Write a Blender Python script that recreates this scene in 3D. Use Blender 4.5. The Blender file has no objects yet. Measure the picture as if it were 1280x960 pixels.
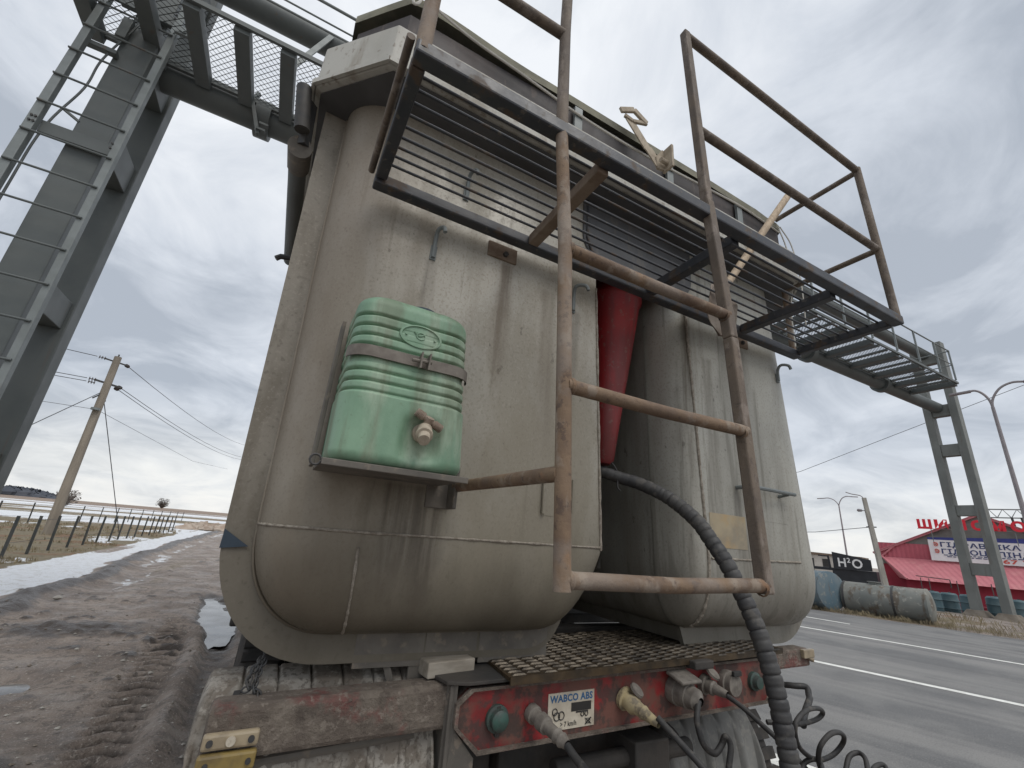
import bpy, math, random
import numpy as np
from mathutils import Vector, Matrix
random.seed(7); rng = np.random.default_rng(11)
scene = bpy.context.scene
COL = scene.collection
H = 1.45            # eye height; coordinates below are relative to the eye (ground at z = -H)
G = -H
R = math.radians

# ------------------------------------------------------------------ camera, sky, sun, exposure
Fv = np.array([-305., 166., 546.]); Fv /= np.linalg.norm(Fv)
Rv = np.array([1160., 290., 546.]); Rv -= Fv * (Rv @ Fv); Rv /= np.linalg.norm(Rv)
Uv = np.cross(Rv, Fv)
if Uv[1] > 0: Uv = -Uv
cam_d = bpy.data.cameras.new('camera'); cam = bpy.data.objects.new('camera', cam_d); COL.objects.link(cam)
right = Vector((Rv[0], Fv[0], Uv[0])); down = Vector((Rv[1], Fv[1], Uv[1])); fwd = Vector((Rv[2], Fv[2], Uv[2]))
m = Matrix.Identity(4)
for i in range(3):
    m[i][0] = right[i]; m[i][1] = -down[i]; m[i][2] = -fwd[i]
m[2][3] = H
cam.matrix_world = m
cam_d.sensor_width = 36.0; cam_d.lens = 546.0 / 1280.0 * 36.0
cam_d.clip_start = 0.05; cam_d.clip_end = 8000
scene.camera = cam

SUN_EL, SUN_AZ = R(58), R(168)      # azimuth clockwise from +Y (behind and left of the camera)
world = bpy.data.worlds.new('World'); scene.world = world; world.use_nodes = True
nt = world.node_tree; nt.nodes.clear()
def wn(t, **k):
    n = nt.nodes.new(t)
    for a, b in k.items(): setattr(n, a, b)
    return n
wl = nt.links.new
out = wn('ShaderNodeOutputWorld'); mixs = wn('ShaderNodeMixShader'); mixs.inputs[0].default_value = 0.93
bg1 = wn('ShaderNodeBackground'); bg2 = wn('ShaderNodeBackground')
sky = wn('ShaderNodeTexSky'); sky.sky_type = 'NISHITA'; sky.sun_disc = False
sky.sun_elevation = SUN_EL; sky.sun_rotation = SUN_AZ
wl(sky.outputs[0], bg1.inputs[0]); bg1.inputs[1].default_value = 0.09
tc = wn('ShaderNodeTexCoord'); sep = wn('ShaderNodeSeparateXYZ'); wl(tc.outputs['Generated'], sep.inputs[0])
def mth(op, a, b=None, c=None):
    n = wn('ShaderNodeMath', operation=op)
    for i, v in enumerate((a, b, c)):
        if v is None: continue
        if isinstance(v, (int, float)): n.inputs[i].default_value = v
        else: wl(v, n.inputs[i])
    return n.outputs[0]
zz = mth('ADD', mth('MAXIMUM', sep.outputs[2], 0.0), 0.30)
comb = wn('ShaderNodeCombineXYZ'); wl(mth('DIVIDE', sep.outputs[0], zz), comb.inputs[0]); wl(mth('DIVIDE', sep.outputs[1], zz), comb.inputs[1])
def wnoise(scale, detail, rough, dist, off):
    mp = wn('ShaderNodeMapping'); mp.inputs['Location'].default_value = off; wl(comb.outputs[0], mp.inputs[0])
    n = wn('ShaderNodeTexNoise'); n.inputs['Scale'].default_value = scale; n.inputs['Detail'].default_value = detail
    n.inputs['Roughness'].default_value = rough; n.inputs['Distortion'].default_value = dist
    wl(mp.outputs[0], n.inputs[0]); return n.outputs[0]
n1 = wnoise(1.0, 9, 0.55, 0.6, (3.1, 1.7, 0)); n2 = wnoise(2.9, 8, 0.6, 0.9, (0.4, 5.2, 0))
nn = mth('ADD', mth('MULTIPLY', n1, 0.62), mth('MULTIPLY', n2, 0.38))
def bank(d, w, a):          # a broad darker or paler cloud bank around the direction d
    vm = wn('ShaderNodeVectorMath', operation='DOT_PRODUCT'); wl(tc.outputs['Generated'], vm.inputs[0]); vm.inputs[1].default_value = d
    r_ = wn('ShaderNodeMapRange'); r_.interpolation_type = 'SMOOTHSTEP'; wl(mth('ADD', vm.outputs['Value'], mth('MULTIPLY', mth('SUBTRACT', n1, 0.5), 0.5)), r_.inputs[0])
    r_.inputs[1].default_value = w; r_.inputs[2].default_value = 1.0; r_.inputs[3].default_value = 0.0; r_.inputs[4].default_value = a
    return r_.outputs[0]
for d_, w_b, a_b in (((0.795, 0.15, 0.588), 0.80, -0.11), ((-0.404, 0.784, 0.471), 0.85, -0.07), ((-0.246, 0.965, 0.09), 0.88, -0.07), ((-0.116, 0.952, 0.282), 0.93, 0.07), ((0.199, 0.512, 0.835), 0.75, 0.06)):
    nn = mth('ADD', nn, bank(d_, w_b, a_b))

ramp = wn('ShaderNodeValToRGB'); wl(nn, ramp.inputs[0])
el = ramp.color_ramp.elements
el[0].position = 0.37; el[0].color = (0.40, 0.44, 0.50, 1)
el[1].position = 0.62; el[1].color = (0.82, 0.845, 0.88, 1)
e = el.new(0.48); e.color = (0.60, 0.64, 0.70, 1)
# paler, slightly warm bank low over the horizon
hz = wn('ShaderNodeMapRange'); hz.interpolation_type = 'SMOOTHSTEP'
hz.inputs[1].default_value = 0.0; hz.inputs[2].default_value = 0.22; hz.inputs[3].default_value = 0.75; hz.inputs[4].default_value = 0.0
wl(sep.outputs[2], hz.inputs[0])
hn = mth('MULTIPLY', hz.outputs[0], mth('MULTIPLY', n2, 1.5))
mixc = wn('ShaderNodeMixRGB'); wl(hn, mixc.inputs[0]); wl(ramp.outputs[0], mixc.inputs[1]); mixc.inputs[2].default_value = (0.86, 0.845, 0.80, 1)
wl(mixc.outputs[0], bg2.inputs[0]); bg2.inputs[1].default_value = 1.0
wl(bg1.outputs[0], mixs.inputs[1]); wl(bg2.outputs[0], mixs.inputs[2]); wl(mixs.outputs[0], out.inputs[0])

sun_d = bpy.data.lights.new('sun', 'SUN'); sun_d.energy = 1.5; sun_d.angle = R(38); sun_d.color = (1.0, 0.96, 0.9)
sun = bpy.data.objects.new('sun', sun_d); COL.objects.link(sun)
sdir = Vector((math.sin(SUN_AZ) * math.cos(SUN_EL), math.cos(SUN_AZ) * math.cos(SUN_EL), math.sin(SUN_EL)))
sun.rotation_euler = sdir.to_track_quat('Z', 'Y').to_euler(); sun.location = sdir * 60
vs = scene.view_settings; vs.view_transform = 'Standard'; vs.look = 'None'; vs.gamma = 1.0; vs.use_curve_mapping = False
vs.exposure = 0.22

# ------------------------------------------------------------------ materials
def mat(name, c1, c2=None, scale=6.0, st=(1, 1, 1), rough=0.6, rough2=None, metal=0.0, layers=(), bump=0.0, bscale=40.0,
        bst=(1, 1, 1), lo=0.35, hi=0.65, spec=0.5, coords='Object', wave=None, grads=(), stains=()):
    """layers: (colour, scale, low, high, stretch, strength[, roughness]); grads: (colour, axis, v0, v1, noise scale, strength)"""
    M = bpy.data.materials.new(name); M.use_nodes = True
    t = M.node_tree; N = t.nodes; L = t.links.new; b = N['Principled BSDF']
    tcn = N.new('ShaderNodeTexCoord')
    def noise(sc, stv, det=6, rg=0.6):
        mp = N.new('ShaderNodeMapping'); mp.inputs['Scale'].default_value = stv[:3]
        if len(stv) == 4: mp.vector_type = 'TEXTURE'; mp.inputs['Scale'].default_value = tuple(1 / q for q in stv[:3]); mp.inputs['Rotation'].default_value = (0, 0, stv[3])
        L(tcn.outputs[coords], mp.inputs[0])
        n = N.new('ShaderNodeTexNoise'); n.inputs['Scale'].default_value = sc; n.inputs['Detail'].default_value = det
        n.inputs['Roughness'].default_value = rg; L(mp.outputs[0], n.inputs[0]); return n.outputs[0]
    def rng_(v, a, c, o0=0.0, o1=1.0):
        r = N.new('ShaderNodeMapRange'); r.interpolation_type = 'SMOOTHSTEP'
        r.inputs[1].default_value = a; r.inputs[2].default_value = c; r.inputs[3].default_value = o0; r.inputs[4].default_value = o1
        L(v, r.inputs[0]); return r.outputs[0]
    def mixrgb(f, a, c):
        x = N.new('ShaderNodeMixRGB')
        for i, v in enumerate((f, a, c)):
            if isinstance(v, (int, float)): x.inputs[i].default_value = v
            elif isinstance(v, tuple): x.inputs[i].default_value = (*v, 1)
            else: L(v, x.inputs[i])
        return x.outputs[0]
    c2 = c2 or tuple(v * 0.8 for v in c1)
    f = rng_(noise(scale, st), lo, hi); col = mixrgb(f, c1, c2)
    rg = rng_(noise(scale * 1.7, st), 0.3, 0.7, rough, rough2 if rough2 is not None else min(1, rough + 0.12))
    for l in layers:
        fc = rng_(noise(l[1], l[4]), 0.5 + (l[2] - 0.5) * 0.7, 0.5 + (l[3] - 0.5) * 0.7, 0.0, l[5]); col = mixrgb(fc, col, l[0])
        if len(l) > 6: rg = mixrgb(fc, rg, (l[6],) * 3)
    for g in grads:
        s = N.new('ShaderNodeSeparateXYZ'); L(tcn.outputs[coords], s.inputs[0])
        a = N.new('ShaderNodeMath'); a.operation = 'MULTIPLY_ADD'
        L(noise(g[4], (1, 1, 0.4)), a.inputs[0]); a.inputs[1].default_value = (g[3] - g[2]) * 1.3; L(s.outputs[g[1]], a.inputs[2])
        fc = rng_(a.outputs[0], g[2] + (g[3] - g[2]) * 0.65, g[3] + (g[3] - g[2]) * 0.65, 0.0, g[5]); col = mixrgb(fc, col, g[0])
    for sx, zt_, zb_, hw_, cl_, sg_ in stains:      # a run of dirt hanging down from zt_ to zb_ around x = sx
        s = N.new('ShaderNodeSeparateXYZ'); L(tcn.outputs[coords], s.inputs[0])
        def mt_(op, p_, q_, r_=None):
            n = N.new('ShaderNodeMath'); n.operation = op
            for i, v in enumerate((p_, q_, r_)):
                if v is None: continue
                if isinstance(v, (int, float)): n.inputs[i].default_value = v
                else: L(v, n.inputs[i])
            return n.outputs[0]
        xx = mt_('MULTIPLY_ADD', noise(6, (1, 1, 0.5)), hw_ * 1.6, s.outputs[0]); dx = mt_('ABSOLUTE', mt_('SUBTRACT', xx, sx - 1.2 + hw_ * 0.8), None)
        fx = rng_(dx, hw_, hw_ * 0.25); fz = rng_(s.outputs[2], zb_ + 1.45, zt_ + 1.45 - (zt_ - zb_) * 0.25); cut_ = rng_(s.outputs[2], zt_ + 1.46, zt_ + 1.44)
        dr_ = rng_(noise(22, (1, 1, 0.06)), 0.40, 0.58, 0.35, 1.0)
        col = mixrgb(mt_('MULTIPLY', mt_('MULTIPLY', mt_('MULTIPLY', fx, fz), mt_('MULTIPLY', dr_, cut_)), sg_), col, cl_)
    L(col, b.inputs['Base Color']); L(rg, b.inputs['Roughness'])
    b.inputs['Metallic'].default_value = metal; b.inputs['Specular IOR Level'].default_value = spec
    hgt = None
    if wave:
        w = N.new('ShaderNodeTexWave'); w.wave_type = 'BANDS'; w.bands_direction = wave[0]; w.inputs['Scale'].default_value = wave[1]
        L(tcn.outputs[coords], w.inputs[0]); hgt = w.outputs['Fac']
        bp0 = N.new('ShaderNodeBump'); bp0.inputs['Strength'].default_value = wave[2]; bp0.inputs['Distance'].default_value = wave[3]
        L(hgt, bp0.inputs['Height']); L(bp0.outputs[0], b.inputs['Normal'])
    if bump:
        bp = N.new('ShaderNodeBump'); bp.inputs['Strength'].default_value = bump; bp.inputs['Distance'].default_value = 0.01
        L(noise(bscale, bst, 5, 0.65), bp.inputs['Height'])
        if hgt is not None: L(bp0.outputs[0], bp.inputs['Normal'])
        L(bp.outputs[0], b.inputs['Normal'])
    return M

BROWN = (0.125, 0.098, 0.072)
M = {}
ST_ = (0.085, 0.070, 0.054)
M['tank'] = mat('tank_steel', (0.425, 0.402, 0.352), (0.350, 0.328, 0.282), 2.2, (1, 1, 0.5), rough=0.40, rough2=0.6, metal=0.25, bump=0.07, bscale=9, lo=0.42, hi=0.58, layers=[
    ((0.285, 0.258, 0.205), 3.0, 0.48, 0.64, (1, 1, 0.5), 0.55, 0.7), ((0.24, 0.213, 0.165), 9.0, 0.50, 0.72, (1, 1, 0.10), 0.25, 0.75), ((0.16, 0.138, 0.105), 21.0, 0.64, 0.76, (1, 1, 0.06), 0.30, 0.8),
    ((0.20, 0.17, 0.135), 110.0, 0.52, 0.70, (1, 1, 0.9), 0.35, 0.8), ((0.52, 0.49, 0.44), 150.0, 0.56, 0.70, (1, 1, 0.7), 0.25), ((0.10, 0.085, 0.07), 26.0, 0.74, 0.80, (1, 1, 0.6), 0.6)],
    grads=[((0.215, 0.188, 0.138), 2, 2.35, 1.15, 3.0, 0.75), ((0.085, 0.073, 0.052), 2, 1.62, 1.02, 4.0, 0.80), ((0.20, 0.16, 0.12), 0, -0.75, -1.35, 3.0, 0.7)],  # grime darkening downward, with the weaker light low on the tank painted in
    stains=[(0.36, 0.125, -0.30, 0.16, ST_, 0.75), (0.60, 1.0, 0.35, 0.05, (0.13, 0.095, 0.065), 0.6), (0.44, 0.07, -0.30, 0.06, ST_, 0.7), (0.31, 0.90, 0.55, 0.03, ST_, 0.5), (0.80, 0.95, -0.1, 0.05, (0.19, 0.16, 0.125), 0.5), (0.93, 0.9, 0.3, 0.03, ST_, 0.4)])
M['tank2'] = mat('tank_steel_clean', (0.37, 0.36, 0.318), (0.29, 0.28, 0.245), 3.0, (1, 1, 0.35), rough=0.45, rough2=0.6, metal=0.2, bump=0.06, bscale=9, lo=0.42, hi=0.58, layers=[
    ((0.23, 0.21, 0.175), 8.0, 0.50, 0.70, (1, 1, 0.08), 0.45, 0.7), ((0.13, 0.12, 0.10), 19.0, 0.57, 0.70, (1, 1, 0.05), 0.45, 0.8),
    ((0.20, 0.185, 0.155), 110.0, 0.52, 0.70, (1, 1, 0.9), 0.35, 0.8), ((0.09, 0.08, 0.07), 30.0, 0.72, 0.78, (1, 1, 0.5), 0.6)],
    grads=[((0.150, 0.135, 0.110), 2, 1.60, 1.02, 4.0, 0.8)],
    stains=[(1.575, 1.2, -0.2, 0.05, (0.10, 0.085, 0.062), 0.9), (1.72, 0.9, -0.3, 0.05, (0.13, 0.115, 0.09), 0.6), (1.99, 1.02, 0.5, 0.04, (0.12, 0.10, 0.075), 0.6), (1.86, 0.28, -0.1, 0.035, ST_, 0.6)])
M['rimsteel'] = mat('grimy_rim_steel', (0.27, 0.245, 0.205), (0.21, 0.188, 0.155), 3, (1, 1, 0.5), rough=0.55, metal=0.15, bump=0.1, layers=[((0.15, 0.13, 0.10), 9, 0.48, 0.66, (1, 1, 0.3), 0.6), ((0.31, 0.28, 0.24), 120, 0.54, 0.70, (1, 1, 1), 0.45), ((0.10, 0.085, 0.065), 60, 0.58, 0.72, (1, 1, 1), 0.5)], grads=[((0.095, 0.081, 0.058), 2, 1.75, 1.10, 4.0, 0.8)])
M['soffit'] = mat('shaded_soffit', (0.10, 0.10, 0.102), (0.075, 0.074, 0.074), 4, rough=0.7, bump=0.05)  # dark grey with the shade under the eave painted in
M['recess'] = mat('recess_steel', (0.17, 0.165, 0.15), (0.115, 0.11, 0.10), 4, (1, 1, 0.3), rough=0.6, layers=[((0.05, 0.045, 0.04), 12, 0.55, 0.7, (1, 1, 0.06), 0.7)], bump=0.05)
M['weld'] = mat('weld_bead', (0.33, 0.295, 0.245), (0.20, 0.17, 0.135), 60, rough=0.6, bump=0.5, bscale=160)
M['topbox'] = mat('painted_hopper', (0.44, 0.43, 0.39), (0.35, 0.335, 0.295), 4, (1, 1, 0.5), rough=0.55, layers=[((0.24, 0.21, 0.165), 12, 0.48, 0.70, (1, 1, 0.2), 0.7), ((0.16, 0.12, 0.085), 30, 0.60, 0.74, (1, 1, 0.6), 0.6)], bump=0.1)
M['tarpboard'] = mat('tarp_board', (0.055, 0.042, 0.040), (0.038, 0.034, 0.036), 5, (1, 1, 0.4), rough=0.6, layers=[((0.11, 0.085, 0.07), 22, 0.6, 0.75, (1, 1, 0.3), 0.5)])
M['tarp'] = mat('tarp_canvas', (0.22, 0.21, 0.155), (0.15, 0.145, 0.11), 8, rough=0.8, bump=0.3, bscale=25)
M['cord'] = mat('pale_cord', (0.62, 0.6, 0.55), rough=0.8)
M['darkpaint'] = mat('dark_platform_paint', (0.032, 0.036, 0.045), (0.05, 0.05, 0.055), 9, rough=0.42, layers=[((0.10, 0.068, 0.045), 14, 0.56, 0.72, (1, 1, 1), 0.75, 0.8), ((0.17, 0.15, 0.12), 40, 0.64, 0.74, (1, 1, 1), 0.5, 0.8)], bump=0.1)
M['rust'] = mat('rusty_tube', (0.195, 0.132, 0.084), (0.130, 0.087, 0.060), 12, rough=0.75, layers=[((0.27, 0.225, 0.18), 20, 0.52, 0.70, (1, 1, 0.6), 0.65), ((0.085, 0.058, 0.045), 45, 0.58, 0.70, (1, 1, 1), 0.7), ((0.33, 0.17, 0.075), 9, 0.62, 0.75, (1, 1, 1), 0.4), ((0.33, 0.29, 0.25), 3.0, 0.48, 0.62, (1, 1, 1), 0.35)], bump=0.25, bscale=120)
M['rustpost'] = mat('rusty_post_worn', (0.160, 0.124, 0.093), (0.11, 0.088, 0.072), 12, (1, 1, .5), rough=0.7, layers=[((0.25, 0.21, 0.18), 20, 0.54, 0.70, (1, 1, 0.4), 0.65), ((0.08, 0.06, 0.05), 45, 0.58, 0.70, (1, 1, 1), 0.6)], bump=0.2, bscale=120)
M['rustplate'] = mat('rusty_plate', (0.15, 0.105, 0.075), (0.21, 0.16, 0.12), 18, rough=0.8, bump=0.2)
M['red'] = mat('red_cylinder_paint', (0.26, 0.011, 0.014), (0.20, 0.010, 0.012), 4, rough=0.45, layers=[((0.09, 0.025, 0.022), 10, 0.48, 0.70, (1, 1, 0.15), 0.6), ((0.16, 0.10, 0.08), 40, 0.60, 0.74, (1, 1, 1), 0.5)])
M['redbeam'] = mat('red_beam_paint', (0.27, 0.016, 0.018), (0.17, 0.016, 0.016), 6, rough=0.5, layers=[((0.13, 0.07, 0.052), 7, 0.40, 0.60, (1, 1, 1), 0.85, 0.8), ((0.05, 0.04, 0.035), 17, 0.48, 0.64, (1, 1, 1), 0.8, 0.85)], bump=0.15)
M['dirtybeam'] = mat('mud_caked_red_beam', (0.165, 0.138, 0.112), (0.11, 0.088, 0.072), 14, rough=0.85, layers=[((0.17, 0.040, 0.036), 6.5, 0.52, 0.68, (1, 1, 1), 0.60, 0.7), ((0.24, 0.205, 0.17), 60, 0.54, 0.68, (1, 1, 1), 0.65), ((0.07, 0.055, 0.045), 30, 0.56, 0.68, (1, 1, 1), 0.6)], bump=0.8, bscale=70)
M['greyplate'] = mat('dirty_grey_plate', (0.15, 0.135, 0.115), (0.10, 0.09, 0.078), 7, rough=0.7, layers=[((0.22, 0.18, 0.14), 26, 0.58, 0.72, (1, 1, 1), 0.6)], bump=0.1)
M['tread'] = mat('oily_tread_plate', (0.050, 0.038, 0.026), (0.10, 0.07, 0.04), 16, rough=0.28, rough2=0.55, metal=0.5, bump=0.15)
M['treadtop'] = mat('worn_tread_studs', (0.15, 0.125, 0.095), (0.03, 0.024, 0.018), 18, rough=0.32, metal=0.6, bump=0.1)
M['black'] = mat('black_rubber', (0.022, 0.022, 0.023), (0.038, 0.036, 0.034), 14, rough=0.6, layers=[((0.11, 0.10, 0.088), 32, 0.56, 0.72, (1, 1, 1), 0.55, 0.85)], bump=0.1)
M['hose'] = mat('dusty_black_hose', (0.036, 0.036, 0.038), (0.06, 0.058, 0.056), 10, rough=0.55, layers=[((0.13, 0.12, 0.105), 24, 0.55, 0.72, (1, 1, 1), 0.55, 0.85)], bump=0.12, bscale=90)
M['chassis'] = mat('chassis_black', (0.028, 0.027, 0.026), (0.055, 0.048, 0.042), 6, rough=0.75, bump=0.2)
M['mudguard'] = mat('grey_mudguard_plastic', (0.29, 0.268, 0.235), (0.175, 0.155, 0.13), 6, rough=0.75, lo=0.42, hi=0.58, layers=[((0.15, 0.125, 0.10), 14, 0.46, 0.60, (1, 1, 1), 0.8), ((0.09, 0.075, 0.06), 60, 0.52, 0.64, (1, 1, 1), 0.65), ((0.36, 0.335, 0.295), 40, 0.60, 0.70, (1, 1, 1), 0.5)], bump=0.4, bscale=60)
M['mudguardgrey'] = mat('grey_splash_guard', (0.19, 0.19, 0.18), (0.13, 0.128, 0.12), 6, rough=0.65, layers=[((0.25, 0.24, 0.215), 30, 0.52, 0.66, (1, 1, 1), 0.5)], bump=0.1)
M['green'] = mat('green_canister_plastic', (0.225, 0.360, 0.245), (0.138, 0.250, 0.165), 5, (1, 1, 0.5), rough=0.45, rough2=0.62, layers=[((0.42, 0.49, 0.38), 7, 0.46, 0.70, (1, 1, 0.3), 0.6), ((0.13, 0.19, 0.12), 80, 0.62, 0.78, (1, 1, 1), 0.35), ((0.15, 0.17, 0.11), 14, 0.46, 0.68, (1, 1, 0.12), 0.6)], stains=[(0.29, 0.21, 0.13, 0.05, (0.07, 0.11, 0.06), 0.8)], bump=0.08, bscale=60)
M['strap'] = mat('grey_steel_strap', (0.20, 0.178, 0.152), (0.135, 0.115, 0.098), 20, rough=0.6, metal=0.2, bump=0.1)
M['tap'] = mat('aged_tap_plastic', (0.47, 0.41, 0.32), (0.30, 0.25, 0.19), 30, rough=0.6, bump=0.1)
M['tapwing'] = mat('brown_tap_handle', (0.22, 0.165, 0.125), (0.30, 0.24, 0.19), 40, rough=0.65)
M['lidblue'] = mat('dark_blue_lid', (0.030, 0.050, 0.075), rough=0.5)
M['wood'] = mat('worn_wood', (0.46, 0.36, 0.25), (0.33, 0.25, 0.175), 9, (6, 6, 0.6), rough=0.7, bump=0.1)
M['covergrey'] = mat('dark_grey_cover', (0.085, 0.087, 0.092), (0.06, 0.06, 0.062), 5, rough=0.55, layers=[((0.14, 0.125, 0.105), 20, 0.55, 0.7, (1, 1, 0.3), 0.5)])
M['woodblock'] = mat('grey_wood_block', (0.34, 0.305, 0.255), (0.24, 0.21, 0.17), 9, (1, 4, 4), rough=0.85, bump=0.2)
M['blade'] = mat('shovel_steel', (0.24, 0.205, 0.17), (0.15, 0.115, 0.09), 12, rough=0.6, metal=0.3, bump=0.15)
M['strapweb'] = mat('dusty_webbing', (0.42, 0.36, 0.28), (0.30, 0.25, 0.19), 30, rough=0.85)
M['amber'] = mat('amber_lens', (0.25, 0.18, 0.06), (0.15, 0.11, 0.05), 20, rough=0.35)
M['clear'] = mat('dirty_clear_lens', (0.36, 0.295, 0.20), (0.22, 0.175, 0.12), 18, rough=0.3)
M['socketyellow'] = mat('yellow_coupling', (0.40, 0.33, 0.19), (0.25, 0.205, 0.13), 20, rough=0.6, layers=[((0.1, 0.085, 0.065), 40, 0.5, 0.65, (1, 1, 1), 0.6)])
M['socketgrey'] = mat('grey_coupling', (0.20, 0.18, 0.155), (0.12, 0.105, 0.09), 25, rough=0.65, bump=0.2)
M['socketgreen'] = mat('green_cap', (0.035, 0.085, 0.068), (0.05, 0.06, 0.055), 30, rough=0.5)
M['sticker'] = mat('sticker_white', (0.60, 0.55, 0.45), (0.44, 0.39, 0.31), 12, rough=0.55, layers=[((0.25, 0.2, 0.15), 45, 0.6, 0.72, (1, 1, 1), 0.5)])
M['inkblue'] = mat('ink_blue', (0.035, 0.13, 0.28), rough=0.5)
M['inkblack'] = mat('ink_black', (0.03, 0.028, 0.026), rough=0.5)
M['gantry'] = mat('grey_gantry_paint', (0.084, 0.096, 0.096), (0.104, 0.115, 0.113), 1.4, rough=0.5, layers=[((0.12, 0.082, 0.06), 7, 0.66, 0.80, (1, 1, 0.05), 0.5), ((0.09, 0.10, 0.10), 5, 0.55, 0.72, (1, 1, 0.15), 0.6)], bump=0.02)
M['gantrypale'] = mat('hazed_gantry_paint', (0.185, 0.195, 0.185), (0.15, 0.158, 0.15), 1.4, rough=0.6, layers=[((0.12, 0.10, 0.08), 5, 0.58, 0.74, (1, 1, 0.1), 0.5)])  # same gantry paint, with haze put into the colour for the right column
M['gantrylight'] = mat('galvanised_grey', (0.20, 0.22, 0.22), (0.16, 0.176, 0.174), 3, rough=0.5, metal=0.2)
M['concrete'] = mat('pale_concrete', (0.36, 0.345, 0.31), (0.27, 0.255, 0.23), 4, (1, 1, 0.3), rough=0.85, bump=0.15)
M['woodpole'] = mat('weathered_pole', (0.27, 0.235, 0.19), (0.19, 0.165, 0.135), 4, (1, 1, 0.15), rough=0.85, bump=0.1)
M['footing'] = mat('soil_stained_footing', (0.19, 0.165, 0.135), (0.12, 0.10, 0.08), 3, rough=0.9, bump=0.4, bscale=12)
M['wire'] = mat('wire_dark', (0.06, 0.06, 0.065), rough=0.6)
M['iron'] = mat('dark_iron', (0.035, 0.037, 0.04), (0.06, 0.055, 0.05), 20, rough=0.6)
M['insulator'] = mat('insulator', (0.06, 0.045, 0.04), rough=0.35)
M['roofred'] = mat('red_sheet_roof', (0.46, 0.155, 0.175), (0.40, 0.125, 0.145), 0.7, rough=0.55, layers=[((0.5, 0.22, 0.22), 2.0, 0.5, 0.7, (1, 1, 1), 0.4)])
M['wallred'] = mat('red_sheet_wall', (0.34, 0.018, 0.045), (0.27, 0.015, 0.035), 1.0, rough=0.55)
M['wallpink'] = mat('faded_red_parapet', (0.44, 0.105, 0.135), (0.37, 0.08, 0.105), 0.8, rough=0.6)
M['gablegrey'] = mat('grey_gable_sheet', (0.22, 0.22, 0.20), (0.17, 0.17, 0.155), 1.5, rough=0.7)
M['signwhite'] = mat('sign_white', (0.78, 0.78, 0.78), (0.72, 0.72, 0.73), 2, rough=0.5)
M['signblue'] = mat('sign_blue', (0.035, 0.05, 0.24), rough=0.5)
M['letterblue'] = mat('letter_navy', (0.03, 0.05, 0.16), rough=0.5)
M['letterred'] = mat('letter_red', (0.66, 0.012, 0.030), (0.6, 0.01, 0.03), 2, rough=0.4)
M['letterorange'] = mat('letter_orange_red', (0.62, 0.10, 0.07), rough=0.5)
M['blackboard'] = mat('black_signboard', (0.012, 0.014, 0.018), (0.02, 0.022, 0.028), 2, rough=0.5)
M['letterwhite'] = mat('letter_white', (0.82, 0.82, 0.82), rough=0.5)
M['barrelgrey'] = mat('weathered_grey_tank', (0.15, 0.16, 0.15), (0.21, 0.208, 0.185), 1.6, rough=0.75, layers=[((0.11, 0.082, 0.058), 4, 0.50, 0.66, (1, 1, 0.4), 0.8), ((0.36, 0.35, 0.31), 7, 0.6, 0.72, (1, 1, 1), 0.5)], bump=0.15, bscale=14)
M['barrelblue'] = mat('weathered_blue_tank', (0.095, 0.15, 0.185), (0.14, 0.18, 0.20), 1.6, rough=0.7, layers=[((0.28, 0.27, 0.24), 6, 0.58, 0.70, (1, 1, 1), 0.6), ((0.12, 0.09, 0.065), 5, 0.6, 0.75, (1, 1, 0.3), 0.6)], bump=0.1, bscale=14)
M['drum'] = mat('teal_drum_plastic', (0.055, 0.105, 0.125), (0.08, 0.125, 0.14), 3, rough=0.6)
M['lamp'] = mat('lamp_pole_paint', (0.30, 0.27, 0.28), (0.24, 0.22, 0.23), 3, rough=0.5)
M['farwall'] = mat('far_plaster', (0.55, 0.52, 0.47), (0.45, 0.42, 0.38), 1, rough=0.9)
M['fencepost'] = mat('dark_fence_steel', (0.028, 0.034, 0.034), (0.05, 0.05, 0.045), 8, rough=0.7)
M['bush'] = mat('bare_twigs', (0.10, 0.085, 0.075), (0.15, 0.125, 0.105), 0.3, rough=0.95)
M['farwood'] = mat('distant_wood', (0.060, 0.068, 0.085), (0.085, 0.09, 0.105), 0.05, rough=1.0)
M['drygrass'] = mat('dry_grass', (0.27, 0.225, 0.145), (0.18, 0.15, 0.10), 0.8, rough=0.95, spec=0.1)
M['rubble'] = mat('pale_rubble', (0.42, 0.36, 0.30), (0.30, 0.23, 0.18), 1.5, rough=0.95, bump=0.4)
M['tyre'] = mat('tyre_rubber', (0.03, 0.029, 0.028), (0.06, 0.052, 0.045), 10, rough=0.85, bump=0.3)
M['asphalt'] = mat('asphalt', (0.185, 0.184, 0.18), (0.135, 0.136, 0.137), 0.8, rough=0.9, lo=0.42, hi=0.58, layers=[((0.27, 0.262, 0.25), 0.9, 0.42, 0.62, (1, 0.05, 1, R(17.9)), 0.5), ((0.10, 0.10, 0.10), 2.0, 0.50, 0.70, (1, 0.08, 1, R(17.9)), 0.3), ((0.075, 0.075, 0.075), 90, 0.52, 0.66, (1, 1, 1), 0.5), ((0.32, 0.31, 0.30), 70, 0.60, 0.72, (1, 1, 1), 0.5)], bump=0.4, bscale=70)
M['paint'] = mat('road_paint', (0.76, 0.76, 0.72), (0.62, 0.62, 0.58), 6, rough=0.8, layers=[((0.3, 0.3, 0.29), 30, 0.62, 0.75, (1, 1, 1), 0.5)])
M['water'] = mat('puddle_water', (0.20, 0.20, 0.195), (0.08, 0.072, 0.064), 2.5, rough=0.04, rough2=0.2, lo=0.40, hi=0.6)

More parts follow.
